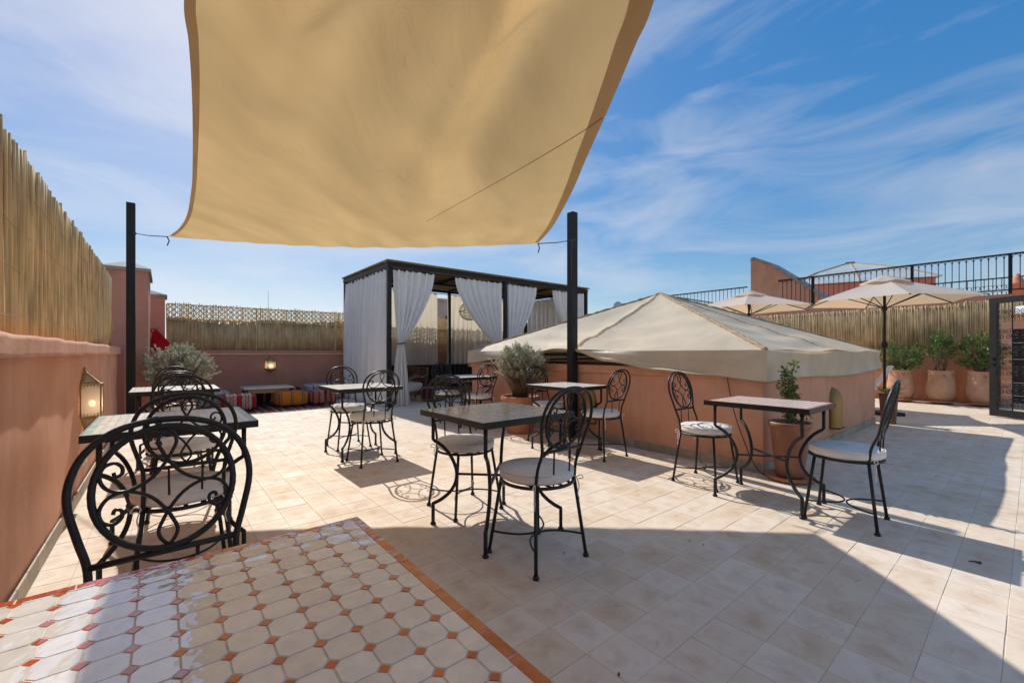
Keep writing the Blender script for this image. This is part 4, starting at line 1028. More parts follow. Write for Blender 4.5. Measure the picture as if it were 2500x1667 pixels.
# pot at the corner of the enclosure
r = thing('potted_climber', (4.355, 1.385, 0), 'ribbed terracotta pot with a leggy green plant at the enclosure corner', 'potted plant')
MB().lathe([(0,.004),(.155,.004),(.185,.012),(.195,.04),(.186,.045),(.165,.03),(0,.028)], 32).build('saucer', M_TERRA, r, True)
prof = [(0,.03),(.105,.03),(.111,.05)]
for k in range(26):
    t = k/25; z = .07+.40*t; prof.append((.111+.043*t+(.003*math.sin(k*PI) if False else (.0035 if k % 2 else 0))*(1 if t > .35 else 0), z))
prof += [(.168,.478),(.174,.488),(.174,.512),(.168,.52),(.155,.515),(.152,.47),(0,.465)]
MB().lathe(prof, 40).build('pot', mat('brown_terracotta', (.27,.105,.055), .45, 0, 8, .15, 60, col2=(.36,.15,.08)), r, True)
MB().lathe([(0,.478),(.1,.482),(.151,.474)], 20).build('soil', M_SOIL, r, True)
st = MB(); fo = MB()
for i in range(9):
    a = rnd(0, 2*PI); hh = rnd(.32,.56) if i < 6 else rnd(.12,.3); sp_ = rnd(.02,.10)
    tip = Vector((sp_*math.cos(a)-(.0), sp_*math.sin(a), .50+hh)); base = Vector((rnd(-.05,.05), rnd(-.05,.05), .48))
    if i > 6: tip += rt*rnd(.06,.14)
    path = crv([base, base.lerp(tip,.5)+Vector((rnd(-.03,.03),rnd(-.03,.03),.02)), tip], 9); st.tube(path, .0035, 5)
    for k, p in enumerate(path):
        if k < 4: continue
        for h_ in range(7 if k > 8 else 3):
            dd = rdir(.1); leaf(fo, p+dd*.012+rdir()*rnd(0,.03), dd, rnd(.022,.042), rnd(.016,.028))
st.build('stems', M_BARK, r, True); tag(fo.build('foliage', M_ROSE, r), kind='stuff')
# tall wooden planter beyond the enclosure
r = thing('wooden_planter', (9.02, 1.47, 0), 'tall tapered brown planter with a small succulent beside the enclosure end', 'planter')
MB().add([(-.08,-.08,0),(.08,-.08,0),(.08,.08,0),(-.08,.08,0),(-.105,-.105,.46),(.105,-.105,.46),(.105,.105,.46),(-.105,.105,.46)], [(0,3,2,1),(4,5,6,7),(0,1,5,4),(1,2,6,5),(2,3,7,6),(3,0,4,7)]).build('planter_box', M_DWOOD, r)
MB().box(-.112,.112,-.112,.112,.461,.485).build('rim', M_DWOOD, r)
fo = MB()
for i in range(46): leaf(fo, Vector((rnd(-.05,.05), rnd(-.05,.05), .48)), rdir(.7), rnd(.08,.20), rnd(.02,.035))
fo.build('foliage', M_ROSE, r)
# shoots behind the enclosure
for k, (u, v, dd, lab) in enumerate(((2012, 838, 12.6, 'small green shoot showing above the tent cover, nearer the parasols gap'), (2062, 835, 12.3, 'upright green shoot showing above the tent cover, left of the parasol pole'))):
    p = D(u, v, dd); r = thing('green_shoot', (p.x, p.y, 0.0), lab, 'plant'); st = MB(); fo = MB()
    MB().lathe([(0,0),(.2,0),(.26,.5),(.28,.55),(.24,.55),(0,.5)], 20).build('pot', M_TERRA, r, True)
    for i in range(9 if k == 0 else 6):
        tip = Vector((rnd(-.25,.25) if k == 0 else rnd(-.1,.1), rnd(-.25,.25) if k == 0 else rnd(-.1,.1), 1.40+rnd(-.15,.14))); path = crv([Vector((0,0,.5)), Vector((tip.x*.4, tip.y*.4, 1.0)), tip], 8); st.tube(path, .006, 4)
        for q in path[8:]:
            for h_ in range(5): leaf(fo, q, rdir(.4), rnd(.08,.13), .024)
    st.build('stems', M_BARK, r, True); tag(fo.build('foliage', M_OLE, r), kind='stuff')

# ================================================================== LANTERNS AND SMALL WALL THINGS
def emis(name, col, s_):
    m = bpy.data.materials.new(name); m.use_nodes = True; n = m.node_tree.nodes; n.remove(n['Principled BSDF']); e_ = n.new('ShaderNodeEmission'); e_.inputs[0].default_value = (*col,1); e_.inputs[1].default_value = s_
    m.node_tree.links.new(e_.outputs[0], n['Material Output'].inputs[0]); return m
def frosted(name):
    m = bpy.data.materials.new(name); m.use_nodes = True; t = m.node_tree; n = t.nodes; l = t.links; n.remove(n['Principled BSDF'])
    tr = n.new('ShaderNodeBsdfTranslucent'); tr.inputs[0].default_value = (.9,.84,.74,1); tp = n.new('ShaderNodeBsdfTransparent'); df = n.new('ShaderNodeBsdfDiffuse'); df.inputs[0].default_value = (.72,.66,.56,1)
    a = n.new('ShaderNodeMixShader'); a.inputs[0].default_value = .55; b_ = n.new('ShaderNodeMixShader'); b_.inputs[0].default_value = .05
    l.new(df.outputs[0], a.inputs[1]); l.new(tr.outputs[0], a.inputs[2]); l.new(a.outputs[0], b_.inputs[1]); l.new(tp.outputs[0], b_.inputs[2]); l.new(b_.outputs[0], n['Material Output'].inputs[0]); return m
M_BULB = emis('lit_bulb', (1.0, 0.80, 0.48), 9); M_FROST = frosted('frosted_glass')
def wall_lantern(x, y, z0, hb, w_, dp, rz, label, cap):
    """half hexagonal lantern on a wall, wall plane local y=0, projecting to -y ; body height hb above z0, pointed ends of length cap"""
    r = thing('wall_lantern', (x, y, z0), label, 'lantern', 'lit wall lanterns', rz)
    poly = [(-w_/2, -.002), (-w_*.30, -dp), (w_*.30, -dp), (w_/2, -.002)]
    for i in range(3):
        p, q = poly[i], poly[i+1]
        pn = MB().add([(p[0],p[1],.0),(q[0],q[1],0),(q[0],q[1],hb),(p[0],p[1],hb)], [(0,1,2,3)]).build('pane', M_FROST, r)
        for (za, zb) in ((0.003,.035),(hb-.04,hb-.003)):   # pierced fretwork bands
            k = 6
            for j in range(k+1):
                t = j/k; c = Vector(p).lerp(Vector(q), min(.97,max(.03,t))); hgt = (zb-za)*(.35+.65*abs(2*t-1)**1.2)
                bot = za if za < .02 else zb-hgt
                MB().bar((c.x,c.y-.002,bot), (c.x,c.y-.002,bot+hgt), (Vector(q)-Vector(p)).length/k*.7, .003, (0,1,0)).build('fretwork', M_BRASS, pn)
        for (za, tipz) in ((hb, hb+cap), (0, -cap)):
            tip = (0, -.012, tipz)
            MB().add([(p[0],p[1],za),(q[0],q[1],za),tip], [(0,1,2)]).build('hood_pane', M_BRASS, r)
            ip = [Vector((p[0],p[1],za)), Vector((q[0],q[1],za)), Vector(tip)]; cc = (ip[0]+ip[1]+ip[2])/3; nn = (ip[1]-ip[0]).cross(ip[2]-ip[0]).normalized(); nn = nn if nn.y < 0 else -nn
            MB().add([cc+(a_-cc)*.55+nn*.003 for a_ in ip], [(0,1,2)]).build('hood_glass', M_FROST, r)
    for (px, py) in poly: MB().bar((px,py,-.004), (px,py,hb+.004), .009).build('corner_bar', M_BRASS, r)
    for z in (0, hb):
        bb = MB()
        for i in range(3): bb.bar((*poly[i],z), (*poly[i+1],z), .010)
        bb.build('band', M_BRASS, r)
    for s_ in (1,-1):
        bb = MB()
        for (px, py) in poly: bb.bar((px,py,hb if s_ > 0 else 0), (0,-.012,hb+cap if s_ > 0 else -cap), .007)
        bb.build('hood_ribs', M_BRASS, r)
        MB().lathe([(0,0),(.009,.008),(.006,.022),(0,.04)] if s_ > 0 else [(0,0),(.009,-.008),(.006,-.022),(0,-.04)], 8, (0,-.012,hb+cap if s_ > 0 else -cap)).build('finial', M_BRASS, r, True)
    bl = MB().lathe([(0,-.03),(.016,-.022),(.022,0),(.016,.02),(0,.028)], 10, (0,-dp*.5,hb*.38)).build('bulb', M_BULB, r, True)
    MB().bar((0,-dp*.5,hb*.38+.03), (0,-dp*.5,hb*.9), .012).build('socket', M_RUSTBR, r)
    return r
wall_lantern(LW+.004, 4.93, 0.62, 0.26, 0.27, 0.115, PI/2, 'lit brass lantern with frosted panes on the left salmon wall', 0.11)
wall_lantern(1.98, 11.6, 0.74, 0.21, 0.23, 0.10, 0, 'small lit brass lantern on the far wall below the reed fence', 0.085)
def arch_sconce(x, y, z0, w_, h, dp, rz, label):
    r = thing('wall_sconce', (x, y, z0), label, 'sconce', None, rz)
    bb = MB(); nv = 22; nu = 14
    def fn(u, v):
        t = PI*u; z = h*v; k = 1 if v < .62 else math.sqrt(max(0, 1-((v-.62)/.38)**2)); return (-w_/2*math.cos(t)*k, -.002-dp*math.sin(t)*k, z)
    bb.grid(fn, nu, nv).build('shade', M_BRASS, r, True)
    MB().bar((-w_/2-.004,-.004,0), (-w_/2-.004,-.004,h*.62), .012).build('edge', M_RUSTBR, r); MB().bar((w_/2+.004,-.004,0), (w_/2+.004,-.004,h*.62), .012).build('edge', M_RUSTBR, r)
    MB().box(-w_/2-.006, w_/2+.006, -dp-.004, 0.0, -.012, -.001).build('base', M_RUSTBR, r)
    return r
arch_sconce(6.55, SY0-.002, .20, .24, .50, .10, 0, 'arched pierced brass sconce on the right face of the enclosure')
arch_sconce(SX0-.002, 3.72, .22, .22, .46, .09, -PI/2, 'narrow brass sconce behind the right sail post')
r = thing('wall_socket', (LW+.004, 4.75, .25), 'small white outdoor socket low on the left wall', 'socket', None, PI/2)
MB().bbox(-.04,.04,-.028,-.001,0,.085,.006).build('body', M_WHITE, r); MB().box(-.034,.034,-.042,-.029,.02,.076).build('flap', M_WHITE, r)

# red cloth bag on the corner
p = D(384, 832, 8.35)
def bag(u, v):
    t = 2*PI*u; z = -.24+.46*v; rr = .16*math.sin(PI*min(.97,.12+v*.9))**.6*(1-.45*v)*(1+.10*math.sin(4*t+v*7)+.06*math.sin(9*t+v*11))
    return (rr*math.cos(t)*1.1+.03*math.sin(v*4), rr*math.sin(t)*.8, z)
r = thing('red_cloth', p, 'crumpled red cloth bag hanging by the corner pillar above the sage bush', 'cloth')
MB().grid(bag, 36, 22).build('cloth', M_RED, r, True)
MB().tube(crv([(0.0,0,.20),(-.05,0,.23),(-.10,.02,.21),(-.06,.03,.15)], 5), .012, 6).build('knot', M_RED, r, True)
MB().tube([(0,0,.2),(.02,.25,.28)], .006, 5).build('hanger', M_ROPE, r)

# ================================================================== LOUNGE CORNER
o = MB(); o.grid(lambda u, v: (.35+2.6*u, 9.2+2.0*v+.02*math.sin(u*9), .006+.003*math.sin(u*31)*math.sin(v*17)), 40, 20)
M_RUG = stripes('rug_weave', 0, 3.1, [(0,(.10,.02,.02)),(.2,(.22,.05,.04)),(.28,(.30,.22,.15)),(.34,(.05,.03,.03)),(.6,(.16,.03,.03)),(.7,(.28,.2,.14)),(.76,(.09,.02,.02))])
rg = o.build('rug', M_RUG, None, True); tag(rg, 'dark red patterned rug under the low table and poufs', 'rug')
bb = MB()
for i in range(130): bb.bar((.35+.02*i, 9.2, .004), (.35+.02*i+rnd(-.008,.008), 9.14+rnd(-.01,.01), .003), .006, .002)
tag(bb.build('fringe', M_TIE, rg), kind='stuff')
def pouf(x, y, w_, d_, h, rz, m, label):
    r = thing('pouf', (x, y, .012), label, 'pouf', 'kilim poufs', rz)
    def fn(u, v):
        # rounded box by superellipse
        t = 2*PI*u; ph = PI*v; e1, e2 = .42, .38
        sg = lambda c, e_: math.copysign(abs(c)**e_, c)
        k = sg(math.sin(ph), e2)
        return (w_/2*k*sg(math.cos(t), e1), d_/2*k*sg(math.sin(t), e1), h/2-h/2*sg(math.cos(ph), e2)+(.008*math.sin(t*6)+.006*math.sin(t*11))*math.sin(ph))
    MB().grid(fn, 44, 20).build('cover', m, r, True)
    MB().tube([(w_/2*.97*math.copysign(abs(math.cos(t*PI/20))**.42, math.cos(t*PI/20)), d_/2*.97*math.copysign(abs(math.sin(t*PI/20))**.42, math.sin(t*PI/20)), h*.86) for t in range(40)], .006, 5, closed=True).build('piping', m, r, True)
    return r
M_KR = stripes('kilim_red', 0, 4.0, [(0,(.42,.02,.03)),(.16,(.07,.05,.05)),(.2,(.36,.30,.24)),(.42,(.07,.05,.05)),(.46,(.52,.22,.18)),(.62,(.06,.05,.05)),(.66,(.40,.34,.28)),(.84,(.30,.02,.03))])
M_KO = stripes('kilim_orange', 0, 4.6, [(0,(.62,.20,.02)),(.70,(.10,.09,.08)),(.78,(.28,.26,.2)),(.86,(.05,.04,.04)),(.9,(.6,.16,.02))])
M_KP = stripes('kilim_pink', 0, 4.4, [(0,(.42,.13,.11)),(.35,(.30,.06,.06)),(.45,(.08,.04,.04)),(.52,(.46,.17,.14)),(.88,(.1,.04,.04))])
M_KD = stripes('kilim_dark', 0, 4.2, [(0,(.16,.012,.02)),(.3,(.05,.04,.04)),(.4,(.28,.24,.2)),(.62,(.18,.012,.02)),(.85,(.04,.03,.03))])
M_KB = stripes('kilim_brown', 0, 7.0, [(0,(.09,.03,.03)),(.3,(.30,.22,.15)),(.5,(.04,.02,.02)),(.72,(.38,.30,.22)),(.84,(.12,.03,.03))])
pouf(1.13, 9.92, .62, .58, .31, -.05, M_KR, 'red and pink striped pouf in front of the low table, left')
pouf(2.10, 10.05, .62, .56, .31, .05, M_KO, 'orange striped pouf right of the low table')
pouf(2.72, 10.0, .56, .54, .30, 0, M_KP, 'dusty pink striped pouf beside the orange one')
pouf(1.62, 11.1, .56, .46, .30, 0, M_KD, 'dark red striped pouf under the low table at the wall')
pouf(2.25, 11.15, .56, .46, .32, 0, M_KD, 'dark red striped pouf against the wall behind the orange one')
M_KW = stripes('kilim_white', 0, 2.2, [(0,(.48,.46,.44)),(.3,(.06,.06,.22)),(.34,(.50,.48,.45)),(.7,(.10,.08,.2)),(.73,(.46,.44,.42))])
def mattress(x, y, w_, d_, h, label):
    r = thing('floor_mattress', (x, y, .012), label, 'mattress')
    MB().grid(lambda u, v: (w_/2*math.copysign(abs(math.sin(PI*v))**.3, 1)*math.copysign(abs(math.cos(2*PI*u))**.3, math.cos(2*PI*u)), d_/2*abs(math.sin(PI*v))**.3*math.copysign(abs(math.sin(2*PI*u))**.3, math.sin(2*PI*u)), h/2-h/2*math.copysign(abs(math.cos(PI*v))**.4, math.cos(PI*v))), 48, 16).build('cover', M_KW, r, True)
    MB().tube([(w_/2*.98*math.copysign(abs(math.cos(t*PI/20))**.3, math.cos(t*PI/20)), d_/2*.98*math.copysign(abs(math.sin(t*PI/20))**.3, math.sin(t*PI/20)), h*.8) for t in range(40)], .006, 5, closed=True).build('piping', M_KD, r, True)
mattress(.62, 10.75, .9, .8, .34, 'white mattress with blue lines in the back left corner')
mattress(3.05, 11.1, .85, .7, .36, 'white mattress with blue lines by the gazebo side curtain')
r = thing('low_table', (1.72, 10.45, .01), 'low pale wooden table with mosaic top on the rug', 'table')
MB().bbox(-.46,.46,-.34,.34,.37,.40,.006).build('table_top', M_ZC, r)
MB().box(-.38,.38,-.27,-.25,.28,.369).build('apron', M_WOOD, r); MB().box(-.38,.38,.25,.27,.28,.369).build('apron', M_WOOD, r)
MB().box(-.38,-.36,-.25,.25,.28,.369).build('apron', M_WOOD, r); MB().box(.36,.38,-.25,.25,.28,.369).build('apron', M_WOOD, r)
for sx in (-1,1):
    for sy in (-1,1): MB().lathe([(0,0),(.022,0),(.018,.08),(.026,.16),(.02,.24),(.026,.29),(.026,.368),(0,.368)], 10, (.355*sx,.245*sy,0)).build('leg', M_WOOD, r, True)

# gazebo sofa and chairs
M_SOFA = stripes('sofa_weave', 0, 3.4, [(0,(.020,.012,.012)),(.22,(.085,.055,.045)),(.30,(.03,.018,.018)),(.5,(.012,.008,.008)),(.72,(.10,.07,.055)),(.8,(.02,.012,.012))])
sf = thing('banquette_sofa', (6.7, 10.85, 0), 'long dark striped banquette along the back of the gazebo', 'sofa')
MB().bbox(-2.9,2.9,-.42,.36,0,.18,.01).build('base', M_DWOOD, sf)
for i in range(4):
    MB().bbox(-2.9+1.45*i+.01, -2.9+1.45*(i+1)-.01, -.45, .20, .182, .40, .03).build('seat_cushion', M_SOFA, sf)
    MB().bbox(-2.9+1.45*i+.015, -2.9+1.45*(i+1)-.015, .16, .36, .402, .78, .04).build('back_cushion', M_SOFA, sf)
def wicker_chair(x, y, rz, label):
    r = thing('wicker_armchair', (x, y, 0), label, 'armchair', 'wicker lounge armchairs', rz)
    for s_ in (-1, 1):
        MB().tube(crv([(s_*.36,-.42,.02),(s_*.37,-.44,.30),(s_*.37,-.36,.50),(s_*.37,-.12,.585),(s_*.37,.18,.56),(s_*.36,.38,.60)], 6), .030, 8).build('arm', M_DWOOD, r, True)
        MB().tube(crv([(s_*.35,.36,.02),(s_*.35,.36,.35),(s_*.35,.44,.78)], 5), .025, 8).build('rear_leg', M_DWOOD, r, True)
    for k in range(7): MB().tube([(-.35,.37+.012*k,.40+.06*k),(.35,.37+.012*k,.40+.06*k)], .018, 6).build('back_cane', M_DWOOD, r, True)
    MB().tube([(-.36,-.40,.20),(.36,-.40,.20),(.36,.36,.20),(-.36,.36,.20)], .024, 7, closed=True).build('seat_rail', M_DWOOD, r, True)
    MB().grid(lambda u, v: (.33*math.copysign(abs(math.sin(PI*v))**.35, 1)*math.copysign(abs(math.cos(2*PI*u))**.35, math.cos(2*PI*u)), -.03+.39*abs(math.sin(PI*v))**.35*math.copysign(abs(math.sin(2*PI*u))**.35, math.sin(2*PI*u)), .33-.11*math.copysign(abs(math.cos(PI*v))**.5, math.cos(PI*v))), 36, 14).build('seat_cushion', M_CURT, r, True)
    return r
wicker_chair(4.38, 9.35, -PI/2+.5, 'wicker armchair with thick white cushion just inside the gazebo')
wicker_chair(4.55, 10.15, -PI/2-.1, 'wicker armchair deeper inside the gazebo before the sofa')
pouf(4.92, 8.95, .50, .48, .34, .5, M_KB, 'brown and cream striped pouf by the white cushioned armchair')
r = thing('coffee_table', (5.75, 9.5, 0), 'low brown wooden table inside the gazebo', 'table')
MB().bbox(-.45,.45,-.3,.3,.36,.40,.005).build('table_top', M_DWOOD, r); MB().box(-.40,.40,-.25,.25,.10,.13).build('shelf', M_DWOOD, r)
for sx in (-1,1):
    for sy in (-1,1): MB().box(.38*sx-.03,.38*sx+.03,.24*sy-.03,.24*sy+.03,0,.359).build('leg', M_DWOOD, r)

# ================================================================== PARASOLS
def parasol(x, y, za, ze, R, rot, label):
    r = thing('parasol', (x, y, 0), label, 'parasol', 'cream parasols', rot)
    k = 6
    cs = [Vector((R*math.cos(2*PI*i/k), R*math.sin(2*PI*i/k), ze)) for i in range(k)]; ap = Vector((0,0,za))
    bb = MB()
    for i in range(k):
        A, B = cs[i], cs[(i+1) % k]
        def fn(u, v, A=A, B=B):
            p = A.lerp(B, u).lerp(ap, v); s_ = math.sin(PI*u); c = (A+B)/2
            q = p-Vector((0,0,.045*s_*(1-v)*v*2)); inn = (1-v)**4*s_*.06
            q = q.lerp(Vector((0,0,q.z)), inn); return q
        bb.grid(fn, 12, 12)
    bb.build('canopy', M_PARA, r, True)
    for i in range(k):
        A, B = cs[i], cs[(i+1) % k]
        MB().tube([A.lerp(ap,.0)+Vector((0,0,-.012)), ap+Vector((0,0,-.05))], .010, 6).build('rib', M_IRON, r)
        MB().tube([A.lerp(ap,.45)+Vector((0,0,-.02)), Vector((0,0,ze-.12))], .009, 6).build('strut', M_IRON, r)
    MB().grid(lambda u, v: ((.02+.34*v)*math.cos(2*PI*u), (.02+.34*v)*math.sin(2*PI*u), za+.05-.16*v*(.30+.62)+.012*math.sin(2*PI*u*6)*v), 48, 6).build('vent_cap', M_PARA, r, True)
    MB().tube([(0,0,0),(0,0,za)], .022, 10).build('pole', M_POST, r, True)
    MB().lathe([(.024,1.22),(.045,1.24),(.05,1.28),(.04,1.33),(.024,1.35)], 12).build('crank_housing', M_POST, r, True)
    MB().lathe([(.024,ze-.16),(.04,ze-.15),(.04,ze-.09),(.024,ze-.08)], 12).build('hub', M_POST, r, True)
    MB().bbox(-.2,.2,-.2,.2,0,.06,.01).build('base', M_POST, r)
parasol(10.20, 1.72, 2.50, 2.06, 1.30, math.radians(-51+14), 'large cream parasol nearer the iron gate')
parasol(10.45, 4.15, 2.52, 2.12, 1.36, math.radians(-51+10), 'cream parasol farther left behind the tent cover')
p = PZ(2156, 975, 0.0)
r = thing('sun_lounger', (10.70, 1.87, 0), 'white sun lounger back showing beside the parasol pole', 'lounger')
MB().bar((0,.12,.40), (0,-.16,.88), .36, .04, (0,1,.4)).build('backrest', M_WHITE, r); MB().bar((0,.12,.36), (0,1.35,.34), .50, .05).build('seat', M_WHITE, r)
for a, c in ((-.22,.2),(.22,.2),(-.22,1.25),(.22,1.25)): MB().box(a-.02,a+.02,c-.02,c+.02,0,.32).build('leg', M_WHITE, r)

# ================================================================== IRON GATE
gd = Vector((-.523,-.851,0)).normalized(); ga = math.atan2(gd.y, gd.x)
gt = thing('iron_gate', (11.41, .48, 0), 'open black wrought iron gate with scrollwork at the right edge', 'gate', None, ga)
GWd, GHt = 1.0, 2.10
for (xa, xb, za, zb) in ((0,.10,.02,GHt), (GWd-.10,GWd,.02,GHt), (.10,GWd-.10,.02,.14), (.10,GWd-.10,GHt-.10,GHt)):
    MB().box(xa, xb, -.03, .03, za, zb).build('frame_bar', M_POST, gt)
for i in range(1, 4): MB().tube([(.10+.8*i/4,0,.14),(.10+.8*i/4,0,GHt-.10)], .009, 6).build('bar', M_IRON, gt)
for z in (.40,.62,1.02,1.30,1.62): MB().tube([(.10,0,z),(GWd-.10,0,z)], .0055, 6).build('cross_bar', M_IRON, gt)
def spiral(c, r0, turns, a0, sgn, n=22):
    return [(c[0]+r0*(1-.8*k/n)*math.cos(a0+sgn*turns*2*PI*k/n), 0.0, c[1]+r0*(1-.8*k/n)*math.sin(a0+sgn*turns*2*PI*k/n)) for k in range(n+1)]
sm = {}
for sgn in (1,-1):
    for fl in (1,-1):
        pts = spiral((0, fl*.045), .045, 1.4, -fl*PI/2, sgn); tmp = MB().tube(pts, .0055, 5).build('scroll', M_IRON, gt, True); sm[(sgn,fl)] = tmp.data; bpy.data.objects.remove(tmp)
for i in range(5):
    for z in (.27,.51,.82,1.16,1.46,1.80):
        for sgn in (1,-1):
            for fl in (1,-1):
                x = .10+.8*(i)/4
                if (i == 0 and sgn < 0) or (i == 4 and sgn > 0): continue
                link('scroll', sm[(sgn,fl)], gt, (x+sgn*.052, 0, z))
for s_ in (.95, 1.05): MB().bar((.02,-.05,s_), (.09,-.05,s_), .02).build('latch', M_IRON, gt)
MB().bar((.01,.0,1.02), (.20,-.045,1.02), .02).build('handle', M_IRON, gt)
# wall and doorway behind gate
dw = thing('doorway_wall', (13.7, -.17, 0), 'salmon door surround with dark doorway behind the iron gate', 'doorway')
MB().box(-.15,.15,.45,.60,0,1.62).build('jamb', M_STUCCO, dw); MB().box(-.15,.15,-1.6,-.62,0,1.62).build('jamb', M_STUCCO, dw)
MB().box(-.15,.15,-1.6,.60,1.623,1.78).build('lintel', M_STUCCO, dw)
MB().box(.05,.10,-.62,.45,0.0,1.62).build('door_leaf', M_DOOR, dw); MB().box(-.20,-.155,-1.6,.62,0,.10).build('step', M_SKIRT, dw)
MB().grid(lambda u, v: (-.25+.5*v, .40-1.3*u, 1.93+.16*math.sin(PI*v)+.05*math.sin(PI*u)), 16, 10).build('awning', M_WHITE, dw, True)

# ================================================================== UPPER TERRACE BEYOND
ut = thing('upper_terrace_building', (22.2, 3.4, -9), 'salmon neighbouring building carrying the upper terrace', 'building')
MB().box(-4.2, 4.5, -8, 7.26, 0, 11.75).build('wall', M_STUCCO, ut)
def baluster_run(root, p0, p1, zb, zt, n, r_=.011, arch=True):
    p0 = Vector(p0); p1 = Vector(p1); d = p1-p0
    for z, w_ in ((zt,.045),(zb,.035)): MB().bar((p0.x,p0.y,z), (p1.x,p1.y,z), w_, w_).build('rail', M_POST, root)
    tmp = MB().tube([(0,0,zb+.018),(0,0,zt-.023)], r_, 6).build('baluster', M_IRON); me = tmp.data; bpy.data.objects.remove(tmp)
    st_ = d/n; tmp = MB().tube([(st_.x*.5-st_.x*.46*math.cos(t*PI/8), st_.y*.5-st_.y*.46*math.cos(t*PI/8), zt-.12+.09*math.sin(t*PI/8)) for t in range(9)], .006, 4).build('arch', M_IRON); am = tmp.data; bpy.data.objects.remove(tmp)
    for i in range(n):
        p = p0+d*(i/n)
        if i: link('baluster', me, root, (p.x, p.y, 0))
        if arch: link('arch_scroll', am, root, (p.x, p.y, 0))
rl = thing('terrace_railing', (18, 3, 0), 'black iron balustrade running along the upper terrace edge', 'railing')
baluster_run(rl, (0,-5.5,0), (0,3.1,0), 2.86, 3.84, 60, .0095)
for y in (-5.5, -2.6, -.62, 2.0): MB().bar((0,y,2.75), (0,y,3.86), .07).build('post', M_POST, rl)
rl2 = thing('terrace_railing', (18, 7, 0), 'black iron balustrade on the upper terrace left of the stair wall', 'railing')
baluster_run(rl2, (0,.2,0), (0,3.66,0), 2.78, 3.74, 22, arch=False); baluster_run(rl2, (0,3.66,0), (4.5,3.66,0), 2.78, 3.74, 26, arch=False)
for x, y in ((0,3.66),(4.5,3.66)): MB().bar((x,y,2.75), (x,y,3.76), .06).build('post', M_POST, rl2)
rl3 = thing('terrace_railing', (23.6, 2, 0), 'scrolled iron railing on the far side of the upper terrace', 'railing')
baluster_run(rl3, (0,-6,0), (0,1.3,0), 2.8, 3.84, 34, arch=False)
bb = MB()
for i in range(34):
    y = -6+7.3*i/34
    for z in (3.05,3.28,3.52):
        for sg in (1,-1): bb.tube([(0, y+.107+.05*math.cos(t*PI/5)*sg+.05*sg, z+.07*math.sin(t*PI/5)) for t in range(9)], .008, 4)
tag(bb.build('scrollwork', M_IRON, rl3), kind='stuff')
# stair parapet wedge
wg = thing('stair_wall', (18.0, 5.8, 2.75), 'steep sloping salmon stair wall with grey weathered coping', 'wall')
pr = [(1.28,0),(1.28,1.99),(1.16,2.02),(.6,1.72),(-1.3,.16),(-1.3,0)]
n = len(pr); MB().add([(0.0,y,z) for y,z in pr]+[(.95,y,z) for y,z in pr], [tuple(range(n)), tuple(range(2*n-1,n-1,-1))]+[(i,n+i,n+(i+1)%n,(i+1)%n) for i in range(n)]).build('wall_face', M_STUCCO, wg)
bb = MB()
for (ya, za), (yb, zb) in zip(pr[1:5], pr[2:5]): bb.add([(-.03,ya,za+.005),(.98,ya,za+.005),(.98,yb,zb+.005),(-.03,yb,zb+.005),(-.03,ya,za+.12),(.98,ya,za+.12),(.98,yb,zb+.12),(-.03,yb,zb+.12)], [(0,1,2,3),(7,6,5,4),(0,4,5,1),(1,5,6,2),(2,6,7,3),(3,7,4,0)])
bb.build('coping', M_GREYROOF, wg)
# glazed pyramid roof behind
gp = thing('glass_pyramid_roof', (27.4, 6.0, 2.75), 'pale glazed pyramid rooflight beyond the upper terrace railing', 'rooflight', None, math.radians(20))
MB().box(-2.6,2.6,-2.6,2.6,0,1.65).build('drum_wall', M_STUCCO2, gp)
M_GLZ = mat('pale_glazing', (.52,.56,.54), .25, .15, 2)
q = [(-2.75,-2.75,1.66),(2.75,-2.75,1.66),(2.75,2.75,1.66),(-2.75,2.75,1.66)]; mq = [(-1.6,-1.6,2.35),(1.6,-1.6,2.35),(1.6,1.6,2.35),(-1.6,1.6,2.35)]; tq = [(-.16,-.16,2.95),(.16,-.16,2.95),(.16,.16,2.95),(-.16,.16,2.95)]
for lo_, hi_ in ((q,mq),(mq,tq)):
    for i in range(4):
        j = (i+1) % 4; A, B, C_, D_ = (Vector(k_) for k_ in (lo_[i],lo_[j],hi_[j],hi_[i]))
        for h_ in range(2): MB().add([A.lerp(B,h_/2), A.lerp(B,(h_+1)/2), D_.lerp(C_,(h_+1)/2), D_.lerp(C_,h_/2)], [(0,1,2,3)]).build('pane', M_GLZ, gp)
        MB().bar(A, D_, .07).build('glazing_bar', M_WOOD, gp); MB().bar(A.lerp(B,.5), D_.lerp(C_,.5), .05).build('glazing_bar', M_WOOD, gp)
MB().box(-.2,.2,-.2,.2,2.95,3.02).build('cap', M_GREYROOF, gp)
# finial pillar
p = D(2484, 700, 14.5)
r = thing('roof_finial', (p.x, p.y, 2.0), 'rounded salmon chimney pillar at the right behind the railing', 'chimney')
MB().lathe([(0,0),(.17,0),(.17,1.42),(.20,1.43),(.20,1.5),(.16,1.52),(.14,1.62),(.08,1.76),(.0,1.84)], 16).build('shaft', M_STUCCO2, r, True)
MB().box(.05,.55,-.9,-.25,.9,1.35).build('water_tank', M_GREYROOF, r)
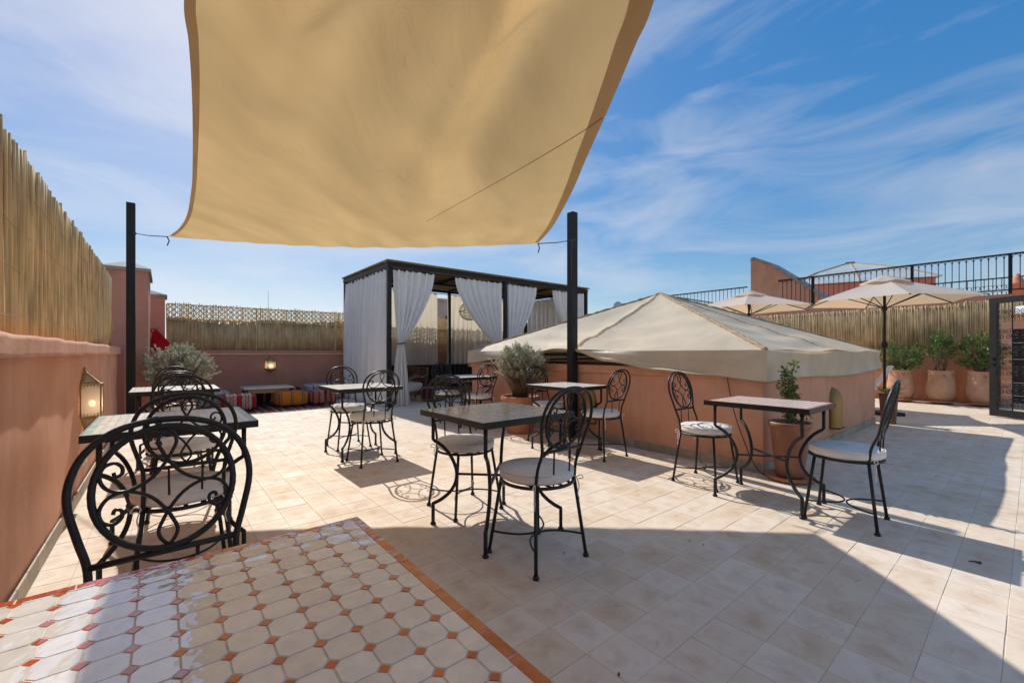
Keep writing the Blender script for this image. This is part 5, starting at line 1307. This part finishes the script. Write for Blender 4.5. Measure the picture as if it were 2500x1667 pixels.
# satellite dish and a far house seen through the gazebo
p = D(1503, 752, 14.0)
r = thing('satellite_dish', (p.x, p.y, 0), 'faint grey satellite dish rising behind the tent cover', 'dish')
MB().tube([(0,0,0),(0,0,2.55)], .03, 6).build('mast', M_GREYROOF, r)
MB().grid(lambda u, v: (.30*v*math.cos(2*PI*u), -.1+.14*v*v-.15, 2.50+.30*v*math.sin(2*PI*u)), 24, 6).build('reflector', mat('dish_grey', (.5,.5,.5), .5), r, True)
def far_house(x, y, sx_, sy_, h, m, label, wins):
    r = thing('far_house', (x, y, -9), label, 'building')
    MB().box(-sx_/2, sx_/2, -sy_/2, sy_/2, 0, h+9).build('wall', m, r); MB().box(-sx_/2-.1, sx_/2+.1, -sy_/2-.1, sy_/2+.1, h+9.003, h+9.2).build('parapet', m, r)
    for (wx, wz, ww, wh) in wins: MB().box(wx-ww/2, wx+ww/2, -sy_/2-.06, -sy_/2-.004, wz+9-wh/2, wz+9+wh/2).build('window', M_DOOR, r)
    return r
p = D(1085, 760, 34)
far_house(p.x+1, p.y+4, 9, 8, 5.2, mat('far_render', (.46,.38,.33), .9, .15, 1), 'pale rendered house seen between the rear gazebo curtains', [(-2.6,3.6,1.2,.9),(-.3,3.6,1.2,.9),(2.2,3.6,1.2,.9)])
p = D(655, 745, 90)
tag(MB().tube([(p.x,p.y,-9),(p.x,p.y,14)], .035, 4).build('radio_mast', M_GREYROOF), 'thin distant antenna mast above the back reed fence', 'mast')

# ================================================================== LITTER ON THE FLOOR
random.seed(5)
M_LITTER = mat('dry_twig', (.10,.06,.035), .9)
p = PZ(2365, 1371, 0); q = PZ(2395, 1376, 0)
tag(MB().tube([(p.x,p.y,.006),((p.x+q.x)/2,(p.y+q.y)/2,.009),(q.x,q.y,.006)], [.003,.004,.008], 5).build('twig', M_LITTER, None, True), 'small dry twig on the sunlit tiles at the right', 'twig')
pts = crv([PZ(u,v,.004) for u, v in ((1342,1534),(1368,1530),(1390,1500),(1420,1470),(1450,1458),(1485,1448))], 6)
tag(MB().tube(pts, .0012, 4).build('string', M_TIE, None, True), 'pale thread lying on the shaded tiles', 'thread')
for k, (u, v, lab) in enumerate(((1685,1321,'dark leaf scrap on the shaded tiles, left of a pair'), (1720,1331,'dark leaf scrap on the shaded tiles, right of a pair'), (1380,1351,'small dark crumb beside the central chair foot'), (1517,1650,'dark crumb on a tile near the bottom edge'))):
    p = PZ(u, v, 0); bb = MB(); leaf(bb, Vector((-.012,0,.004)), Vector((1,.4*k,.1)), .018, .010, Vector((0,0,1))); leaf(bb, Vector((0,.006,.004)), Vector((.3,1,.15)), .011, .007, Vector((0,0,1)))
    o = bb.build('leaf_scrap', M_LITTER, None, False, (p.x, p.y, 0)); tag(o, lab, 'leaf')
